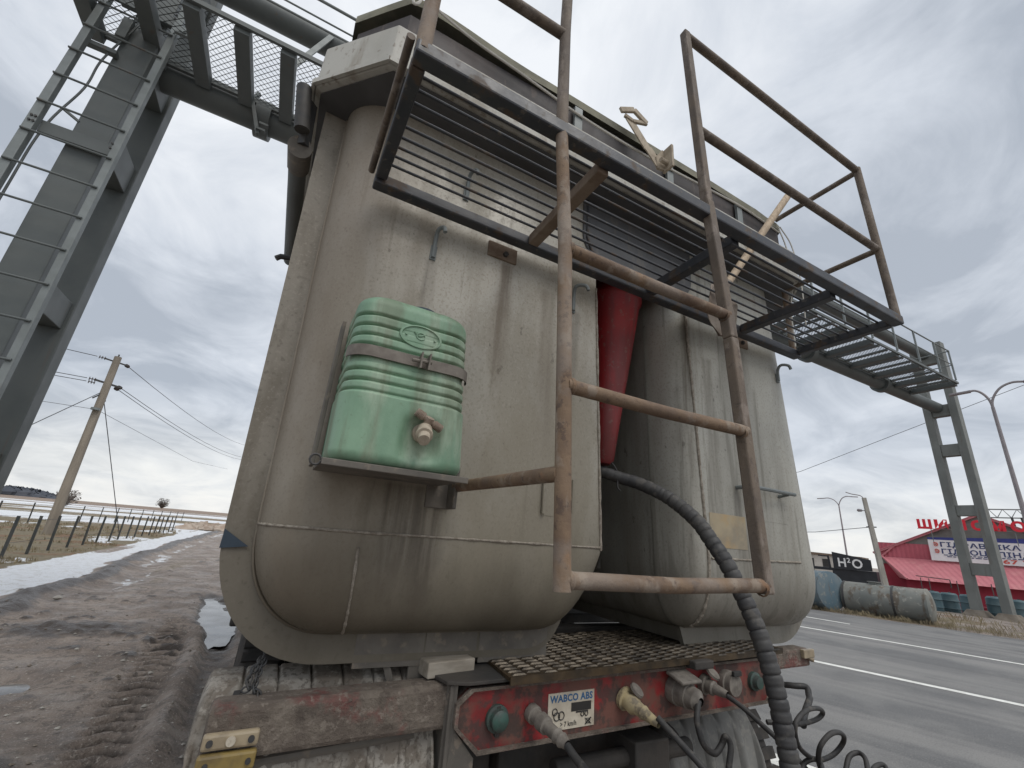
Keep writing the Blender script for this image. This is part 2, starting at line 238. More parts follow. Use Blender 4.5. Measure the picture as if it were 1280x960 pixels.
# ------------------------------------------------------------------ mesh building helpers
def catmull(pts, n=8):
    P = [Vector(p) for p in pts]; P = [P[0] * 2 - P[1]] + P + [P[-1] * 2 - P[-2]]; o = []
    for i in range(1, len(P) - 2):
        a, b, c, d = P[i - 1:i + 3]
        for k in range(n):
            t = k / n
            o.append(0.5 * ((2 * b) + (c - a) * t + (2 * a - 5 * b + 4 * c - d) * t * t + (3 * b - a - 3 * c + d) * t ** 3))
    o.append(P[-2]); return o

class MB:
    def __init__(s): s.v = []; s.f = []; s.mi = []
    def add(s, vs, fs, mi=0):
        o = len(s.v); s.v += [tuple(x) for x in vs]; s.f += [tuple(o + i for i in f) for f in fs]; s.mi += [mi] * len(fs); return s
    def box(s, a, b, mi=0, rot=None, piv=None):
        x0, y0, z0 = a; x1, y1, z1 = b
        vs = [Vector(p) for p in ((x0, y0, z0), (x1, y0, z0), (x1, y1, z0), (x0, y1, z0), (x0, y0, z1), (x1, y0, z1), (x1, y1, z1), (x0, y1, z1))]
        if rot is not None:
            c = Vector(piv) if piv is not None else (Vector(a) + Vector(b)) / 2
            vs = [c + rot @ (v - c) for v in vs]
        return s.add(vs, [(0, 3, 2, 1), (4, 5, 6, 7), (0, 1, 5, 4), (1, 2, 6, 5), (2, 3, 7, 6), (3, 0, 4, 7)], mi)
    def bar(s, p, q, w, h, up=(0, 0, 1), mi=0):
        p = Vector(p); q = Vector(q); d = (q - p).normalized(); sd = d.cross(Vector(up))
        if sd.length < 1e-4: sd = d.cross(Vector((0, 1, 0)))
        sd.normalize(); u = sd.cross(d).normalized(); sd = sd * w / 2; u = u * h / 2
        vs = [p - sd - u, p + sd - u, p + sd + u, p - sd + u, q - sd - u, q + sd - u, q + sd + u, q - sd + u]
        return s.add(vs, [(0, 1, 2, 3), (7, 6, 5, 4), (0, 4, 5, 1), (1, 5, 6, 2), (2, 6, 7, 3), (3, 7, 4, 0)], mi)
    def tube(s, pts, r, seg=12, mi=0, caps=True):
        P = [Vector(p) for p in pts]; n = len(P); rs = r if isinstance(r, (list, tuple)) else [r] * n
        T = [(P[min(i + 1, n - 1)] - P[max(i - 1, 0)]).normalized() for i in range(n)]
        a = Vector((0, 0, 1)) if abs(T[0].z) < 0.9 else Vector((1, 0, 0))
        u = T[0].cross(a).normalized(); vs = []; fs = []
        for i in range(n):
            u = (u - T[i] * u.dot(T[i])); u.normalize(); w = T[i].cross(u)
            for k in range(seg):
                an = 2 * math.pi * k / seg; vs.append(P[i] + (u * math.cos(an) + w * math.sin(an)) * rs[i])
        for i in range(n - 1):
            for k in range(seg):
                k2 = (k + 1) % seg; fs.append((i * seg + k, i * seg + k2, (i + 1) * seg + k2, (i + 1) * seg + k))
        if caps: fs.append(tuple(range(seg))[::-1]); fs.append(tuple((n - 1) * seg + k for k in range(seg)))
        return s.add(vs, fs, mi)
    def prism(s, poly, ex, mi=0):
        """closed polygon of 3-D points swept by the vector ex"""
        P = [Vector(p) for p in poly]; n = len(P); ex = Vector(ex)
        return s.add(P + [p + ex for p in P], [tuple(range(n))[::-1], tuple(range(n, 2 * n))] + [(i, (i + 1) % n, n + (i + 1) % n, n + i) for i in range(n)], mi)
    def grid(s, rows, mi=0, close=False):
        o = len(s.v); nr = len(rows); nc = len(rows[0]); fs = []
        for i in range(nr - 1):
            for j in range(nc if close else nc - 1):
                j2 = (j + 1) % nc; fs.append((i * nc + j, i * nc + j2, (i + 1) * nc + j2, (i + 1) * nc + j))
        return s.add([p for r_ in rows for p in r_], fs, mi)
    def lathe(s, c, axis, prof, seg=24, mi=0):
        """prof: (distance along axis, radius)"""
        c = Vector(c); ax = Vector(axis).normalized(); a = Vector((0, 0, 1)) if abs(ax.z) < 0.9 else Vector((1, 0, 0))
        u = ax.cross(a).normalized(); w = ax.cross(u)
        rows = [[c + ax * t + (u * math.cos(2 * math.pi * k / seg) + w * math.sin(2 * math.pi * k / seg)) * r for k in range(seg)] for t, r in prof]
        return s.grid(rows, mi, True)
    def tilt(s, k, x0=0.0):
        s.v = [(x, y, z + k * (x - x0)) for x, y, z in s.v]; return s
    def build(s, name, mats, parent=None, smooth=35, bev=0.0, base=None):
        me = bpy.data.meshes.new(name)
        if parent is not None: bx = Vector(root_of(parent)['_b'])
        else: bx = Vector(base) if base is not None else Vector((sum(v[0] for v in s.v) / len(s.v), sum(v[1] for v in s.v) / len(s.v), min(v[2] for v in s.v)))
        me.from_pydata([(x - bx[0], y - bx[1], z - bx[2]) for x, y, z in s.v], [], s.f)
        for mm in (mats if isinstance(mats, (list, tuple)) else [mats]): me.materials.append(M[mm] if isinstance(mm, str) else mm)
        me.polygons.foreach_set('material_index', s.mi)
        import bmesh
        b = bmesh.new(); b.from_mesh(me); bmesh.ops.recalc_face_normals(b, faces=b.faces); b.to_mesh(me); b.free()
        if smooth:
            me.polygons.foreach_set('use_smooth', [True] * len(me.polygons)); me.set_sharp_from_angle(angle=R(smooth))
        me.update()
        o = bpy.data.objects.new(name, me); COL.objects.link(o)
        if parent is not None: o.parent = parent
        else: o.location = (bx[0], bx[1], bx[2] + H); BASES[o.name] = tuple(bx)
        if bev:
            mo = o.modifiers.new('bevel', 'BEVEL'); mo.width = bev; mo.segments = 2; mo.limit_method = 'ANGLE'
        return o
BASES = {}
class _Root(dict): pass
def root_of(o):
    while o.parent is not None: o = o.parent
    return {'_b': BASES[o.name]}
def tag(o, label=None, cat=None, group=None, kind=None):
    if label: o['label'] = label
    if cat: o['category'] = cat
    if group: o['group'] = group
    if kind: o['kind'] = kind
    return o
def thing(name, base, label, cat, group=None):
    o = bpy.data.objects.new(name, None); COL.objects.link(o); o.location = (base[0], base[1], base[2] + H); o.empty_display_size = 0.1
    BASES[o.name] = tuple(base); return tag(o, label, cat, group)
def copy_tree(o, off, label=None):
    def rec(s, par):
        c = s.copy(); COL.objects.link(c)
        if par is not None: c.parent = par
        for ch in list(s.children): rec(ch, c)
        return c
    c = rec(o, None); c.location = o.location + Vector(off)
    BASES[c.name] = tuple(Vector(BASES[o.name]) + Vector(off))
    if label: c['label'] = label
    return c
def text(mb, body, o, ux, uy, size, width=None, ext=0.0, mi=0, spacing=1.06, bold=0.022):
    """lettering as mesh: o = lower left corner, ux / uy = unit reading and up directions, size = capital height"""
    cu = bpy.data.curves.new('t', 'FONT'); cu.body = body; cu.size = 1.0; cu.resolution_u = 3; cu.space_character = spacing; cu.offset = bold
    ob = bpy.data.objects.new('t', cu); COL.objects.link(ob)
    bpy.context.view_layer.update()
    me = bpy.data.meshes.new_from_object(ob.evaluated_get(bpy.context.evaluated_depsgraph_get()))
    vs = [v.co.copy() for v in me.vertices]; fs = [tuple(p.vertices) for p in me.polygons]
    bpy.data.objects.remove(ob); bpy.data.curves.remove(cu); bpy.data.meshes.remove(me)
    if not vs: return
    x0 = min(v.x for v in vs); x1 = max(v.x for v in vs); capk = size / 0.70
    kx = capk if width is None else width / (x1 - x0)
    o = Vector(o); ux = Vector(ux); uy = Vector(uy); nrm = ux.cross(uy)
    pts = [o + ux * (v.x - x0) * kx + uy * v.y * capk for v in vs]
    if ext:
        n = len(pts); from collections import Counter
        ed = Counter(); dirn = {}
        for f in fs:
            for a, b in zip(f, f[1:] + f[:1]):
                ed[frozenset((a, b))] += 1; dirn[frozenset((a, b))] = (a, b)
        sides = [(b, a, a + n, b + n) for k, (a, b) in dirn.items() if ed[k] == 1]
        mb.add([p + nrm * ext for p in pts] + pts, fs + sides + [tuple(i + n for i in f[::-1]) for f in fs], mi)
    else: mb.add([p + nrm * 0.0 for p in pts], fs, mi)

# ------------------------------------------------------------------ noise for relief
def vnoise(x, y, seed=0):
    xi = np.floor(x).astype(np.int64); yi = np.floor(y).astype(np.int64); xf = x - xi; yf = y - yi
    def h(a, b):
        k = (a * 374761393 + b * 668265263 + seed * 1442695041) & 0xffffffff
        k = ((k ^ (k >> 13)) * 1274126177) & 0xffffffff
        return ((k ^ (k >> 16)) & 0xffff) / 65535.0
    u = xf * xf * (3 - 2 * xf); v = yf * yf * (3 - 2 * yf)
    return (h(xi, yi) * (1 - u) + h(xi + 1, yi) * u) * (1 - v) + (h(xi, yi + 1) * (1 - u) + h(xi + 1, yi + 1) * u) * v
def fbm(x, y, oct=5, seed=0):
    t = 0; a = 0.5; s = 0
    for i in range(oct):
        t = t + a * vnoise(x * 2 ** i, y * 2 ** i, seed + i); s += a; a *= 0.55
    return t / s
def sst(a, b, x):
    t = np.clip((x - a) / (b - a), 0, 1); return t * t * (3 - 2 * t)

# road frame: along DR (away, to the left in the picture), across NR (to the right)
DR = np.array([-0.307, 0.952]); NR = np.array([0.952, 0.307])
def RP(u, w, z): q = NR * w + DR * u; return (float(q[0]), float(q[1]), z)
road_c = []
hd = math.atan2(DR[1], DR[0]); p = NR * 9.15 - DR * 90; road_c.append(p.copy())
def step(l):
    global p
    p = p + np.array([math.cos(hd), math.sin(hd)]) * l; road_c.append(p.copy())
step(40); step(40); step(10); step(6)
for k in range(12): hd -= R(2.0); step(2.2)
for k in range(14): step(30)
road_c = np.array(road_c)
def road_strip(off0, off1, z, mi=0, mb=None, i0=0, i1=None, jag=0.0):
    mb = mb or MB(); C = road_c; T = np.gradient(C, axis=0); T /= np.linalg.norm(T, axis=1)[:, None]; Nn = np.stack([T[:, 1], -T[:, 0]], 1)
    i1 = i1 or len(C)
    rows = [[(*(C[i] + Nn[i] * off0), z), (*(C[i] + Nn[i] * off1), z)] for i in range(i0, i1)]
    mb.grid(rows, mi); return mb

# ------------------------------------------------------------------ ground
def geo(a, b, s, g):
    o = [a]; 
    while abs(o[-1]) < abs(b): o.append(o[-1] + s * (1 if b > a else -1)); s *= g
    return o
xs = sorted(set(np.round(geo(-6, -4000, 0.09, 1.07) + list(np.arange(-6, -3.2, 0.07)) + list(np.arange(-3.2, 0.4, 0.04)) + list(np.arange(0.4, 3, 0.3)) + list(np.arange(3, 60, 1.0)) + geo(60, 4000, 1.2, 1.15), 4)))
ys = sorted(set(np.round(geo(1.0, -600, 0.3, 1.2) + list(np.arange(1.0, 4.0, 0.05)) + list(np.arange(4, 9, 0.025)) + list(np.arange(9, 14, 0.05)) + geo(14, 4000, 0.06, 1.03), 4)))
X, Y = np.meshgrid(np.array(xs), np.array(ys)); nx, ny = len(xs), len(ys)
w_ = X * NR[0] + Y * NR[1]
near = sst(60, 25, Y) * sst(-14, -9, X)
Z = (fbm(X * 0.8, Y * 0.5, 4, 1) - 0.5) * 0.05 + (fbm(X * 3, Y * 2.2, 4, 5) - 0.5) * 0.035 + (fbm(X * 10, Y * 8, 3, 9) - 0.5) * 0.022
clod = sst(0.60, 0.80, fbm(X * 5.5, Y * 4.5, 3, 21)) * sst(0.42, 0.62, fbm(X * 0.9, Y * 0.5, 3, 33)); Z += clod * 0.04
edge = -3.15 - 0.4 * sst(13, 20, Y) + (fbm(Y * 0.9, Y * 0 + 3, 3, 41) - 0.5) * 0.45
ridge = np.exp(-((X - (edge + 0.28)) / 0.20) ** 2); Z += ridge * (0.05 + 0.10 * fbm(X * 4, Y * 3, 3, 44))
ridge2 = np.exp(-((X - (edge + 0.85)) / 0.25) ** 2) * sst(9, 12, Y); Z -= ridge2 * 0.04
# heap of dark mud in the near left, tyre ruts with lug prints, the puddle hollow
heap = np.exp(-(((X + 1.08) / 0.22) ** 2 + ((Y - 3.62) / 0.35) ** 2)); Z += heap * (0.10 + 0.09 * fbm(X * 9, Y * 9, 3, 51))
heap2 = np.exp(-(((X + 1.75) / 0.75) ** 2 + ((Y - 7.6) / 0.55) ** 2)); Z += heap2 * (0.03 + 0.10 * (fbm(X * 8, Y * 8, 3, 52) - 0.3))
cx = -0.62 - 0.045 * (Y - 5.2) + 0.02 * np.sin(Y * 1.3)
rut = np.exp(-((X - cx) / 0.15) ** 4) * sst(3.2, 4.2, Y) * sst(8.6, 7.4, Y)
lug = 0.5 + 0.5 * np.sin((Y + np.abs(X - cx) * 0.5) * 2 * math.pi / 0.18); Z += rut * (-0.05 + 0.10 * (lug - 0.5))
Z += 0.05 * np.exp(-((X - cx - 0.27) / 0.09) ** 2) * sst(3.5, 4.5, Y) * sst(9, 7.5, Y) * (0.6 + fbm(X * 9, Y * 5, 2, 3))
cx2 = -0.18 - 0.03 * (Y - 7); rut2 = np.exp(-((X - cx2) / 0.16) ** 4) * sst(2.5, 4, Y) * sst(15, 12, Y); Z -= rut2 * 0.05
wx = 0.34 * (fbm(X * 3.2, Y * 1.6, 4, 81) - 0.5); pud = np.exp(-(((X + wx + 0.40 + (Y - 8.9) * 0.11) / 0.20) ** 4 + ((Y + 4 * wx - 8.95) / 1.85) ** 4)); Z -= pud * 0.11
pud2 = np.exp(-(((X + 1.2) / 0.28) ** 2 + ((Y - 9.3) / 0.45) ** 2)); Z -= pud2 * 0.0
pud3 = np.exp(-(((X + 1.60) / 0.22) ** 2 + ((Y - 5.65) / 0.25) ** 2)); Z -= pud3 * 0.12
amp = np.where(X < 0.9, 1.0, sst(3.0, 0.9, X)); amp = np.maximum(amp, 0.0)
Z *= amp
road_m = sst(1.0, 2.5, X) * sst(21.5, 18.5, w_)
Z = Z * (1 - road_m) - 0.035 * road_m
Z += -0.95 * sst(26, 40, w_) * sst(-60, -20, -np.abs(Y)) * (X > 3)
Z += 0.10 * (fbm(X * 0.5, Y * 0.5, 3, 71) - 0.4) * sst(19, 22, w_) * (X > 3)
far = np.sqrt(X ** 2 + Y ** 2); Z += 2.2 * sst(200, 900, far) * (fbm(X / 300, Y / 300, 2, 77)) * (X < 60)
# masks: snow, dry grass, wet mud
nz = fbm(X * 1.3, Y * 0.7, 4, 61)
sn = sst(edge + 0.06, edge - 0.10, X) * sst(-4.75, -4.45, X + 0.25 * (nz - 0.5) + 0.0 * Y) * (1 - 0.75 * sst(17.5, 19.5, Y) * sst(24, 21, Y) * (X < -4.1))
sn = np.maximum(sn, 0.52 * ridge2 * sst(0.42, 0.6, fbm(X * 2.5, Y * 0.8, 4, 63)))
gr_ = sst(-4.3, -4.8, X)
patch = fbm(X * 0.35 + 3, Y * 0.22, 4, 66); sn = np.maximum(sn, gr_ * sst(0.55, 0.63, patch) * 0.75 * sst(80, 40, Y))
fld = gr_ * sst(36, 46, Y + 0.6 * (X + 8)); band = fbm(X * 0.012, Y * 0.055 + 9, 4, 67)
sn = np.maximum(sn, fld * sst(0.43, 0.53, band + 0.10 * sst(110, 45, Y)) * sst(420, 130, Y))
sn = np.maximum(sn, pud3 * 0.5)
wet = np.clip(ridge * 1.1 + 0.8 * clod + heap * 1.4 + heap2 * 0.9 + rut2 * 0.5 + pud * 1.3 + rut * (0.15 + 1.0 * (1 - lug)), 0, 1) * (1 - sn)
tan = np.exp(-((X + 1.9) / 0.45) ** 2) * sst(9.5, 12, Y) * sst(26, 18, Y) * 0.45
grass = np.clip(gr_ * sst(0.25, 0.5, nz + 0.2) + tan * sst(0.4, 0.6, nz), 0, 1)
verge = sst(17.8, 19.2, w_) * (X > 3); grass = np.maximum(grass, 0.7 * verge * sst(0.48, 0.68, fbm(X * 0.8, Y * 0.8, 3, 68)))
redf = sst(130, 260, Y) * (X < 30)
gme = bpy.data.meshes.new('ground')
vs_ = np.stack([X.ravel(), Y.ravel(), (Z + 0.0).ravel()], 1)
ii = (np.arange(ny - 1)[:, None] * nx + np.arange(nx - 1)[None, :]).ravel()
fc = np.stack([ii, ii + 1, ii + nx + 1, ii + nx], 1)
gme.vertices.add(len(vs_)); gme.vertices.foreach_set('co', vs_.ravel())
gme.loops.add(fc.size); gme.loops.foreach_set('vertex_index', fc.ravel().astype(np.int32))
gme.polygons.add(len(fc)); gme.polygons.foreach_set('loop_start', (np.arange(len(fc)) * 4).astype(np.int32)); gme.polygons.foreach_set('loop_total', np.full(len(fc), 4, np.int32))
gme.update(calc_edges=True); gme.polygons.foreach_set('use_smooth', [True] * len(fc))
for nm, arr in (('snow', sn), ('wet', wet), ('grass', grass), ('redfield', redf)):
    at = gme.attributes.new(nm, 'FLOAT', 'POINT'); at.data.foreach_set('value', arr.ravel().astype(np.float32))
ground = bpy.data.objects.new('ground', gme); COL.objects.link(ground); tag(ground, kind='structure')

def ground_mat():
    Mg = bpy.data.materials.new('mud_grass_snow'); Mg.use_nodes = True; t = Mg.node_tree; N = t.nodes; L = t.links.new; b = N['Principled BSDF']
    geo_ = N.new('ShaderNodeNewGeometry')
    def noise(sc, st=(1, 1, 1), det=7, rg=0.6):
        mp = N.new('ShaderNodeMapping'); mp.inputs['Scale'].default_value = st; L(geo_.outputs['Position'], mp.inputs[0])
        n = N.new('ShaderNodeTexNoise'); n.inputs['Scale'].default_value = sc; n.inputs['Detail'].default_value = det; n.inputs['Roughness'].default_value = rg
        L(mp.outputs[0], n.inputs[0]); return n.outputs[0]
    def rg_(v, a, c, o0=0., o1=1.):
        r = N.new('ShaderNodeMapRange'); r.interpolation_type = 'SMOOTHSTEP'
        for i, q in enumerate((a, c, o0, o1)): r.inputs[i + 1].default_value = q
        L(v, r.inputs[0]); return r.outputs[0]
    def mx(f, a, c):
        x = N.new('ShaderNodeMixRGB')
        for i, v in enumerate((f, a, c)):
            if isinstance(v, float): x.inputs[i].default_value = v
            elif isinstance(v, tuple): x.inputs[i].default_value = (*v, 1)
            else: L(v, x.inputs[i])
        return x.outputs[0]
    def ma(op, a, c):
        n = N.new('ShaderNodeMath'); n.operation = op
        for i, v in enumerate((a, c)):
            if isinstance(v, float): n.inputs[i].default_value = v
            else: L(v, n.inputs[i])
        return n.outputs[0]
    def at(nm):
        a = N.new('ShaderNodeAttribute'); a.attribute_name = nm; return a.outputs['Fac']
    mud = mx(rg_(noise(1.3), 0.42, 0.58), (0.330, 0.275, 0.235), (0.225, 0.184, 0.156))
    mud = mx(rg_(noise(9, det=9, rg=0.7), 0.47, 0.60), mud, (0.185, 0.156, 0.136))
    mud = mx(rg_(noise(48), 0.56, 0.66), mud, (0.42, 0.375, 0.33))
    wetf = rg_(ma('ADD', at('wet'), ma('MULTIPLY', ma('SUBTRACT', noise(8), 0.5), 0.9)), 0.25, 0.75)
    mud = mx(wetf, mud, (0.080, 0.066, 0.057))
    gcol = mx(rg_(noise(5, (1, 1, 1)), 0.35, 0.65), (0.235, 0.195, 0.125), (0.150, 0.128, 0.085))
    gcol = mx(rg_(noise(0.5), 0.5, 0.62), gcol, (0.20, 0.125, 0.075))
    gcol = mx(at('redfield'), gcol, mx(rg_(noise(0.02, (1, 4, 1)), 0.4, 0.6), (0.20, 0.135, 0.115), (0.27, 0.22, 0.16)))
    gf = rg_(ma('ADD', at('grass'), ma('MULTIPLY', ma('SUBTRACT', noise(9), 0.5), 0.9)), 0.3, 0.65)
    col = mx(gf, mud, gcol)
    sf = rg_(ma('ADD', at('snow'), ma('MULTIPLY', ma('SUBTRACT', noise(4.5, (1, 0.5, 1), 10, 0.75), 0.5), 2.2)), 0.36, 0.62)
    scol = mx(rg_(noise(6), 0.45, 0.75), (0.74, 0.76, 0.79), (0.55, 0.545, 0.53))
    scol = mx(rg_(noise(30, det=9), 0.58, 0.70), scol, (0.30, 0.265, 0.23))
    col = mx(sf, col, scol); L(col, b.inputs['Base Color'])
    ro = rg_(noise(2.2), 0.40, 0.62, 0.85, 0.45); ro2 = mx(wetf, ro, (0.33,) * 3); ro2 = mx(gf, ro2, (0.95,) * 3); ro2 = mx(sf, ro2, (0.7,) * 3)
    L(ro2, b.inputs['Roughness']); b.inputs['Specular IOR Level'].default_value = 0.5
    bp = N.new('ShaderNodeBump'); bp.inputs['Strength'].default_value = 1.0; bp.inputs['Distance'].default_value = 0.05
    L(ma('ADD', noise(22, det=8, rg=0.7), ma('MULTIPLY', noise(70), 0.4)), bp.inputs['Height']); L(bp.outputs[0], b.inputs['Normal'])
    return Mg
gme.materials.append(ground_mat())

def sheet(name, mb, mt, kind='structure'):
    o = mb.build(name, mt, base=(0, 0, G), smooth=0); tag(o, kind=kind); return o
def blob(cx, cy, rx, ry, ang, n=40, seed=1, z=0.0):
    pts = []
    for k in range(n):
        a = 2 * math.pi * k / n; q = 1 + 0.22 * math.sin(3 * a + seed) + 0.1 * math.sin(7 * a + seed * 2)
        x = rx * q * math.cos(a); y = ry * q * math.sin(a); pts.append((cx + x * math.cos(ang) - y * math.sin(ang), cy + x * math.sin(ang) + y * math.cos(ang), z))
    return pts
mb = MB()
for a in ((-0.45, 8.95, 0.46, 2.4, 0.11, 2), (-1.6, 5.65, 0.27, 0.3, 0, 9)):
    pts = blob(a[0], a[1], a[2], a[3], a[4], 40, a[5], G - 0.070); mb.add(pts, [tuple(range(len(pts)))])
sheet('puddle_water', mb, 'water')
sheet('road', road_strip(-5.6, 9.6, G - 0.012), 'asphalt')
mb = MB(); zl = G - 0.008
road_strip(-4.75, -4.52, zl, mb=mb); road_strip(-0.07, 0.08, zl, mb=mb); road_strip(4.18, 4.33, zl, mb=mb)
T_ = np.gradient(road_c, axis=0); T_ /= np.linalg.norm(T_, axis=1)[:, None]
def dash(u0, u1, w0, w1): mb.add([RP(u0, w0, zl), RP(u0, w0 + 0.14, zl), RP(u1, w1 + 0.14, zl), RP(u1, w1, zl)], [(0, 1, 2, 3)])
dash(3.55, 2.5, 15.9, 15.75)
sheet('road_marking', mb, 'paint')

# ------------------------------------------------------------------ tanker truck
TR = thing('tanker_truck', (1.2, 4.2, G), 'dirty grey bulk tanker truck with rusty rear ladder and red tail beam', 'truck')
Y0 = 1.33
def pw(v): return max(0.0, v) ** (2 / 2.25)
def lobe(name, mt, xl, kl, xr, kr, rl, Rl, rr, Rr, flatr, zs=-0.02, rb=0.28, Rb=0.17, ztop=1.56, rimw=0.08, yback=7.6, rim_l=True):
    lean = lambda x, z: (kl * (1 - (x - xl) / (xr - xl)) + kr * (x - xl) / (xr - xl)) * z
    cols = []
    for k in range(15):
        th = R(90) * (1 - k / 14); cols.append((xl + rl * (1 - pw(math.sin(th))), pw(math.sin(th)), 'l'))
    NM = 23
    for k in range(1, NM + 1): cols.append((xl + rl + (xr - rr - xl - rl) * k / (NM + 1), 0.0, 'm'))
    def dent(x, z): return 0.010 * (fbm(np.array([x * 2.4 + 7]), np.array([z * 2.0 + 3]), 3, 17)[0] - 0.5)
    for k in range(15):
        th = R(90) * k / 14; cols.append((xr - rr + rr * pw(math.sin(th)), pw(math.sin(th)), 'r'))
    rows = []
    NU = 24; zs_up = [ztop + (zs - ztop) * k / NU for k in range(NU + 1)]
    def yoff(s, side, c):
        g = max(0.0, 1 - abs(s) ** 2.25) ** (1 / 2.25)
        if side == 'r' and flatr: return Rb * (1 - c)
        Rs = {'l': Rl, 'm': Rb, 'r': Rr}[side]; Rm = Rb + (Rs - Rb) * s * s
        return Rm * (1 - g * c)
    for z in zs_up: rows.append([(x + lean(x, z), Y0 + yoff(s, sd, 1.0) + dent(x, z) * (1 - s) * min(1, (z - zs) / 0.15), z) for x, s, sd in cols])
    for k in range(1, 15):
        ph = R(90) * k / 14; rw = []
        for x, s, sd in cols:
            g = max(0.0, 1 - abs(s) ** 2.25) ** (1 / 2.25); z = zs - rb * g * pw(math.sin(ph)); rw.append((x + lean(x, z), Y0 + yoff(s, sd, pw(math.cos(ph))), z))
        rows.append(rw)
    head = MB().grid(rows).build(name, mt, TR, smooth=40)
    # outline at the rim, the rim flange and the shell running forward
    yr = Y0 + Rb
    inner = [(xl + lean(xl, z), z) for z in zs_up[:-1]] + [(x + lean(x, zs), zs - rb * max(0.0, 1 - abs(s) ** 2.25) ** (1 / 2.25)) for x, s, sd in cols] + [(xr + lean(xr, z), z) for z in zs_up[:-1][::-1]]
    def outp(x, z, i):
        nz_ = max(0.0, (zs - z) / rb)
        if i < NU + 15 and not rim_l: nz_ = 0.0
        if i < NU + 15: nx_ = -math.sqrt(max(0, 1 - nz_ ** 2)) if rim_l else 0.0
        elif i < NU + 15 + NM: nx_ = 0
        else: nx_ = (0.0 if flatr else math.sqrt(max(0, 1 - nz_ ** 2)))
        return (x + nx_ * rimw, z - nz_ * rimw)
    outer = [outp(x, z, i) for i, (x, z) in enumerate(inner)]
    mb = MB()
    mb.grid([[(x, yr, z) for x, z in inner], [(x, yr - 0.004, z) for x, z in outer], [(x, yr + 0.018, z) for x, z in outer], [(x, yr + 0.02, z) for x, z in inner]])
    mb.build('rim_flange', 'rimsteel' if rim_l else mt, TR, smooth=30)
    cb = MB(); cb.tube([(x, yr - 0.004, z) for x, z in inner[(0 if rim_l else NU + 15):NU + 15 + NM if rim_l else NU + 30 + NM]], 0.0055, 6); cb.build('weld_seam', mt, TR, smooth=60)
    sh = MB(); ins = [((xi * 0.25 + xo * 0.75), (zi * 0.25 + zo * 0.75)) for (xi, zi), (xo, zo) in zip(inner, outer)]
    sh.grid([[(x, yr + 0.015, z) for x, z in ins], [(x, yback, z) for x, z in ins]])
    sh.add([(x, yback, z) for x, z in ins], [tuple(range(len(ins)))])
    sh.build('tank_shell', mt, TR, smooth=40)
    return head
headL = lobe('tank_head', 'tank', -0.02, -0.035, 1.078, -0.04, 0.25, 0.17, 0.20, 0.17, True)
headR = lobe('tank_head', 'tank2', 1.50, -0.03, 2.52, -0.085, 0.14, 0.50, 0.22, 0.17, False, rim_l=False)
headL['label'] = 'brownish left half of the tank rear'; headR['label'] = 'greyer right half of the tank rear'
# recess between the two halves: left wall, back wall, floor of the gap
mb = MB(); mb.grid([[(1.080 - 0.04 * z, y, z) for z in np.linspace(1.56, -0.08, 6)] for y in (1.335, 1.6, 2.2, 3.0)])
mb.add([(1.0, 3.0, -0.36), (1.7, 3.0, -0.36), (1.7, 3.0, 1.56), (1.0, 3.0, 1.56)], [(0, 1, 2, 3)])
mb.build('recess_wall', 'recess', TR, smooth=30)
# upper dark cover of the recess with rounded lower corners
def rrect(x0, z0, x1, z1, r, y, n=6, low_only=False):
    pts = []
    for cx_, cz_, a0 in ((x0 + r, z0 + r, 180), (x1 - r, z0 + r, 270), (x1 - r, z1 - r, 0), (x0 + r, z1 - r, 90)):
        if low_only and a0 in (0, 90): pts.append((x1 if a0 == 0 else x0, y, z1)); continue
        for k in range(n + 1):
            a = R(a0 + 90 * k / n); pts.append((cx_ + r * math.cos(a), y, cz_ + r * math.sin(a)))
    return pts
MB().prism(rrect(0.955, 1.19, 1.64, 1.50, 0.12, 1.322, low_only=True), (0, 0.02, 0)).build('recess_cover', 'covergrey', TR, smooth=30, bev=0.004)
mb = MB(); mb.tube([(0.975, 1.318, 1.49), (0.975, 1.318, 1.29), (1.0, 1.318, 1.225), (1.08, 1.318, 1.195), (1.5, 1.318, 1.195)], 0.006, 8); mb.build('cover_trim', 'darkpaint', TR)
# weld seams
def seam(pts, r=0.0042, n=40):
    P = catmull(pts, n); mb = MB(); rs = [r * (0.7 + 0.6 * random.random()) for _ in P]; mb.tube(P, rs, 6); return mb.build('weld_seam', 'weld', TR, smooth=60)
def xl_(z): return -0.02 - 0.035 * z
ps = []
for k in range(15):
    th = R(90) * (1 - k / 14); ps.append((xl_(-0.02) + 0.25 * (1 - pw(math.sin(th))), Y0 + 0.17 * (1 - pw(math.cos(th))) - 0.001, -0.02))
seam(ps + [(x, Y0 - 0.001, -0.02 + 0.012 * (x - 0.25)) for x in np.linspace(0.32, 1.075, 8)], n=5)
seam([(0.235 + 0.002 * k, Y0 + 0.17 * (1 - pw(math.cos(R(6.5 * k)))) - 0.001, -0.02 - 0.28 * pw(math.sin(R(6.5 * k)))) for k in range(1, 13)], n=4)
seam([(1.066 - 0.04 * z + 0.012, Y0 - 0.001, z) for z in np.linspace(1.05, -0.02, 14)], 0.005, 4)
seam([(1.642 - 0.05 * z, Y0 - 0.001, z) for z in np.linspace(1.14, -0.02, 14)] + [(1.642, Y0 + 0.17 * (1 - pw(math.cos(R(a)))) - 0.001, -0.02 - 0.28 * pw(math.sin(R(a)))) for a in range(8, 80, 8)], 0.007, 5)
seam([(x, Y0 - 0.001, -0.015 + 0.02 * (x - 1.7)) for x in np.linspace(1.66, 2.28, 8)] , 0.005, 5)
# stub skirt plates under the left half
for x0, x1 in ((0.31, 0.52), (0.525, 0.70), (0.71, 0.975)):
    MB().box((x0, 1.497, -0.395), (x1, 1.512, -0.285)).build('skirt_plate', 'greyplate', TR, smooth=0)
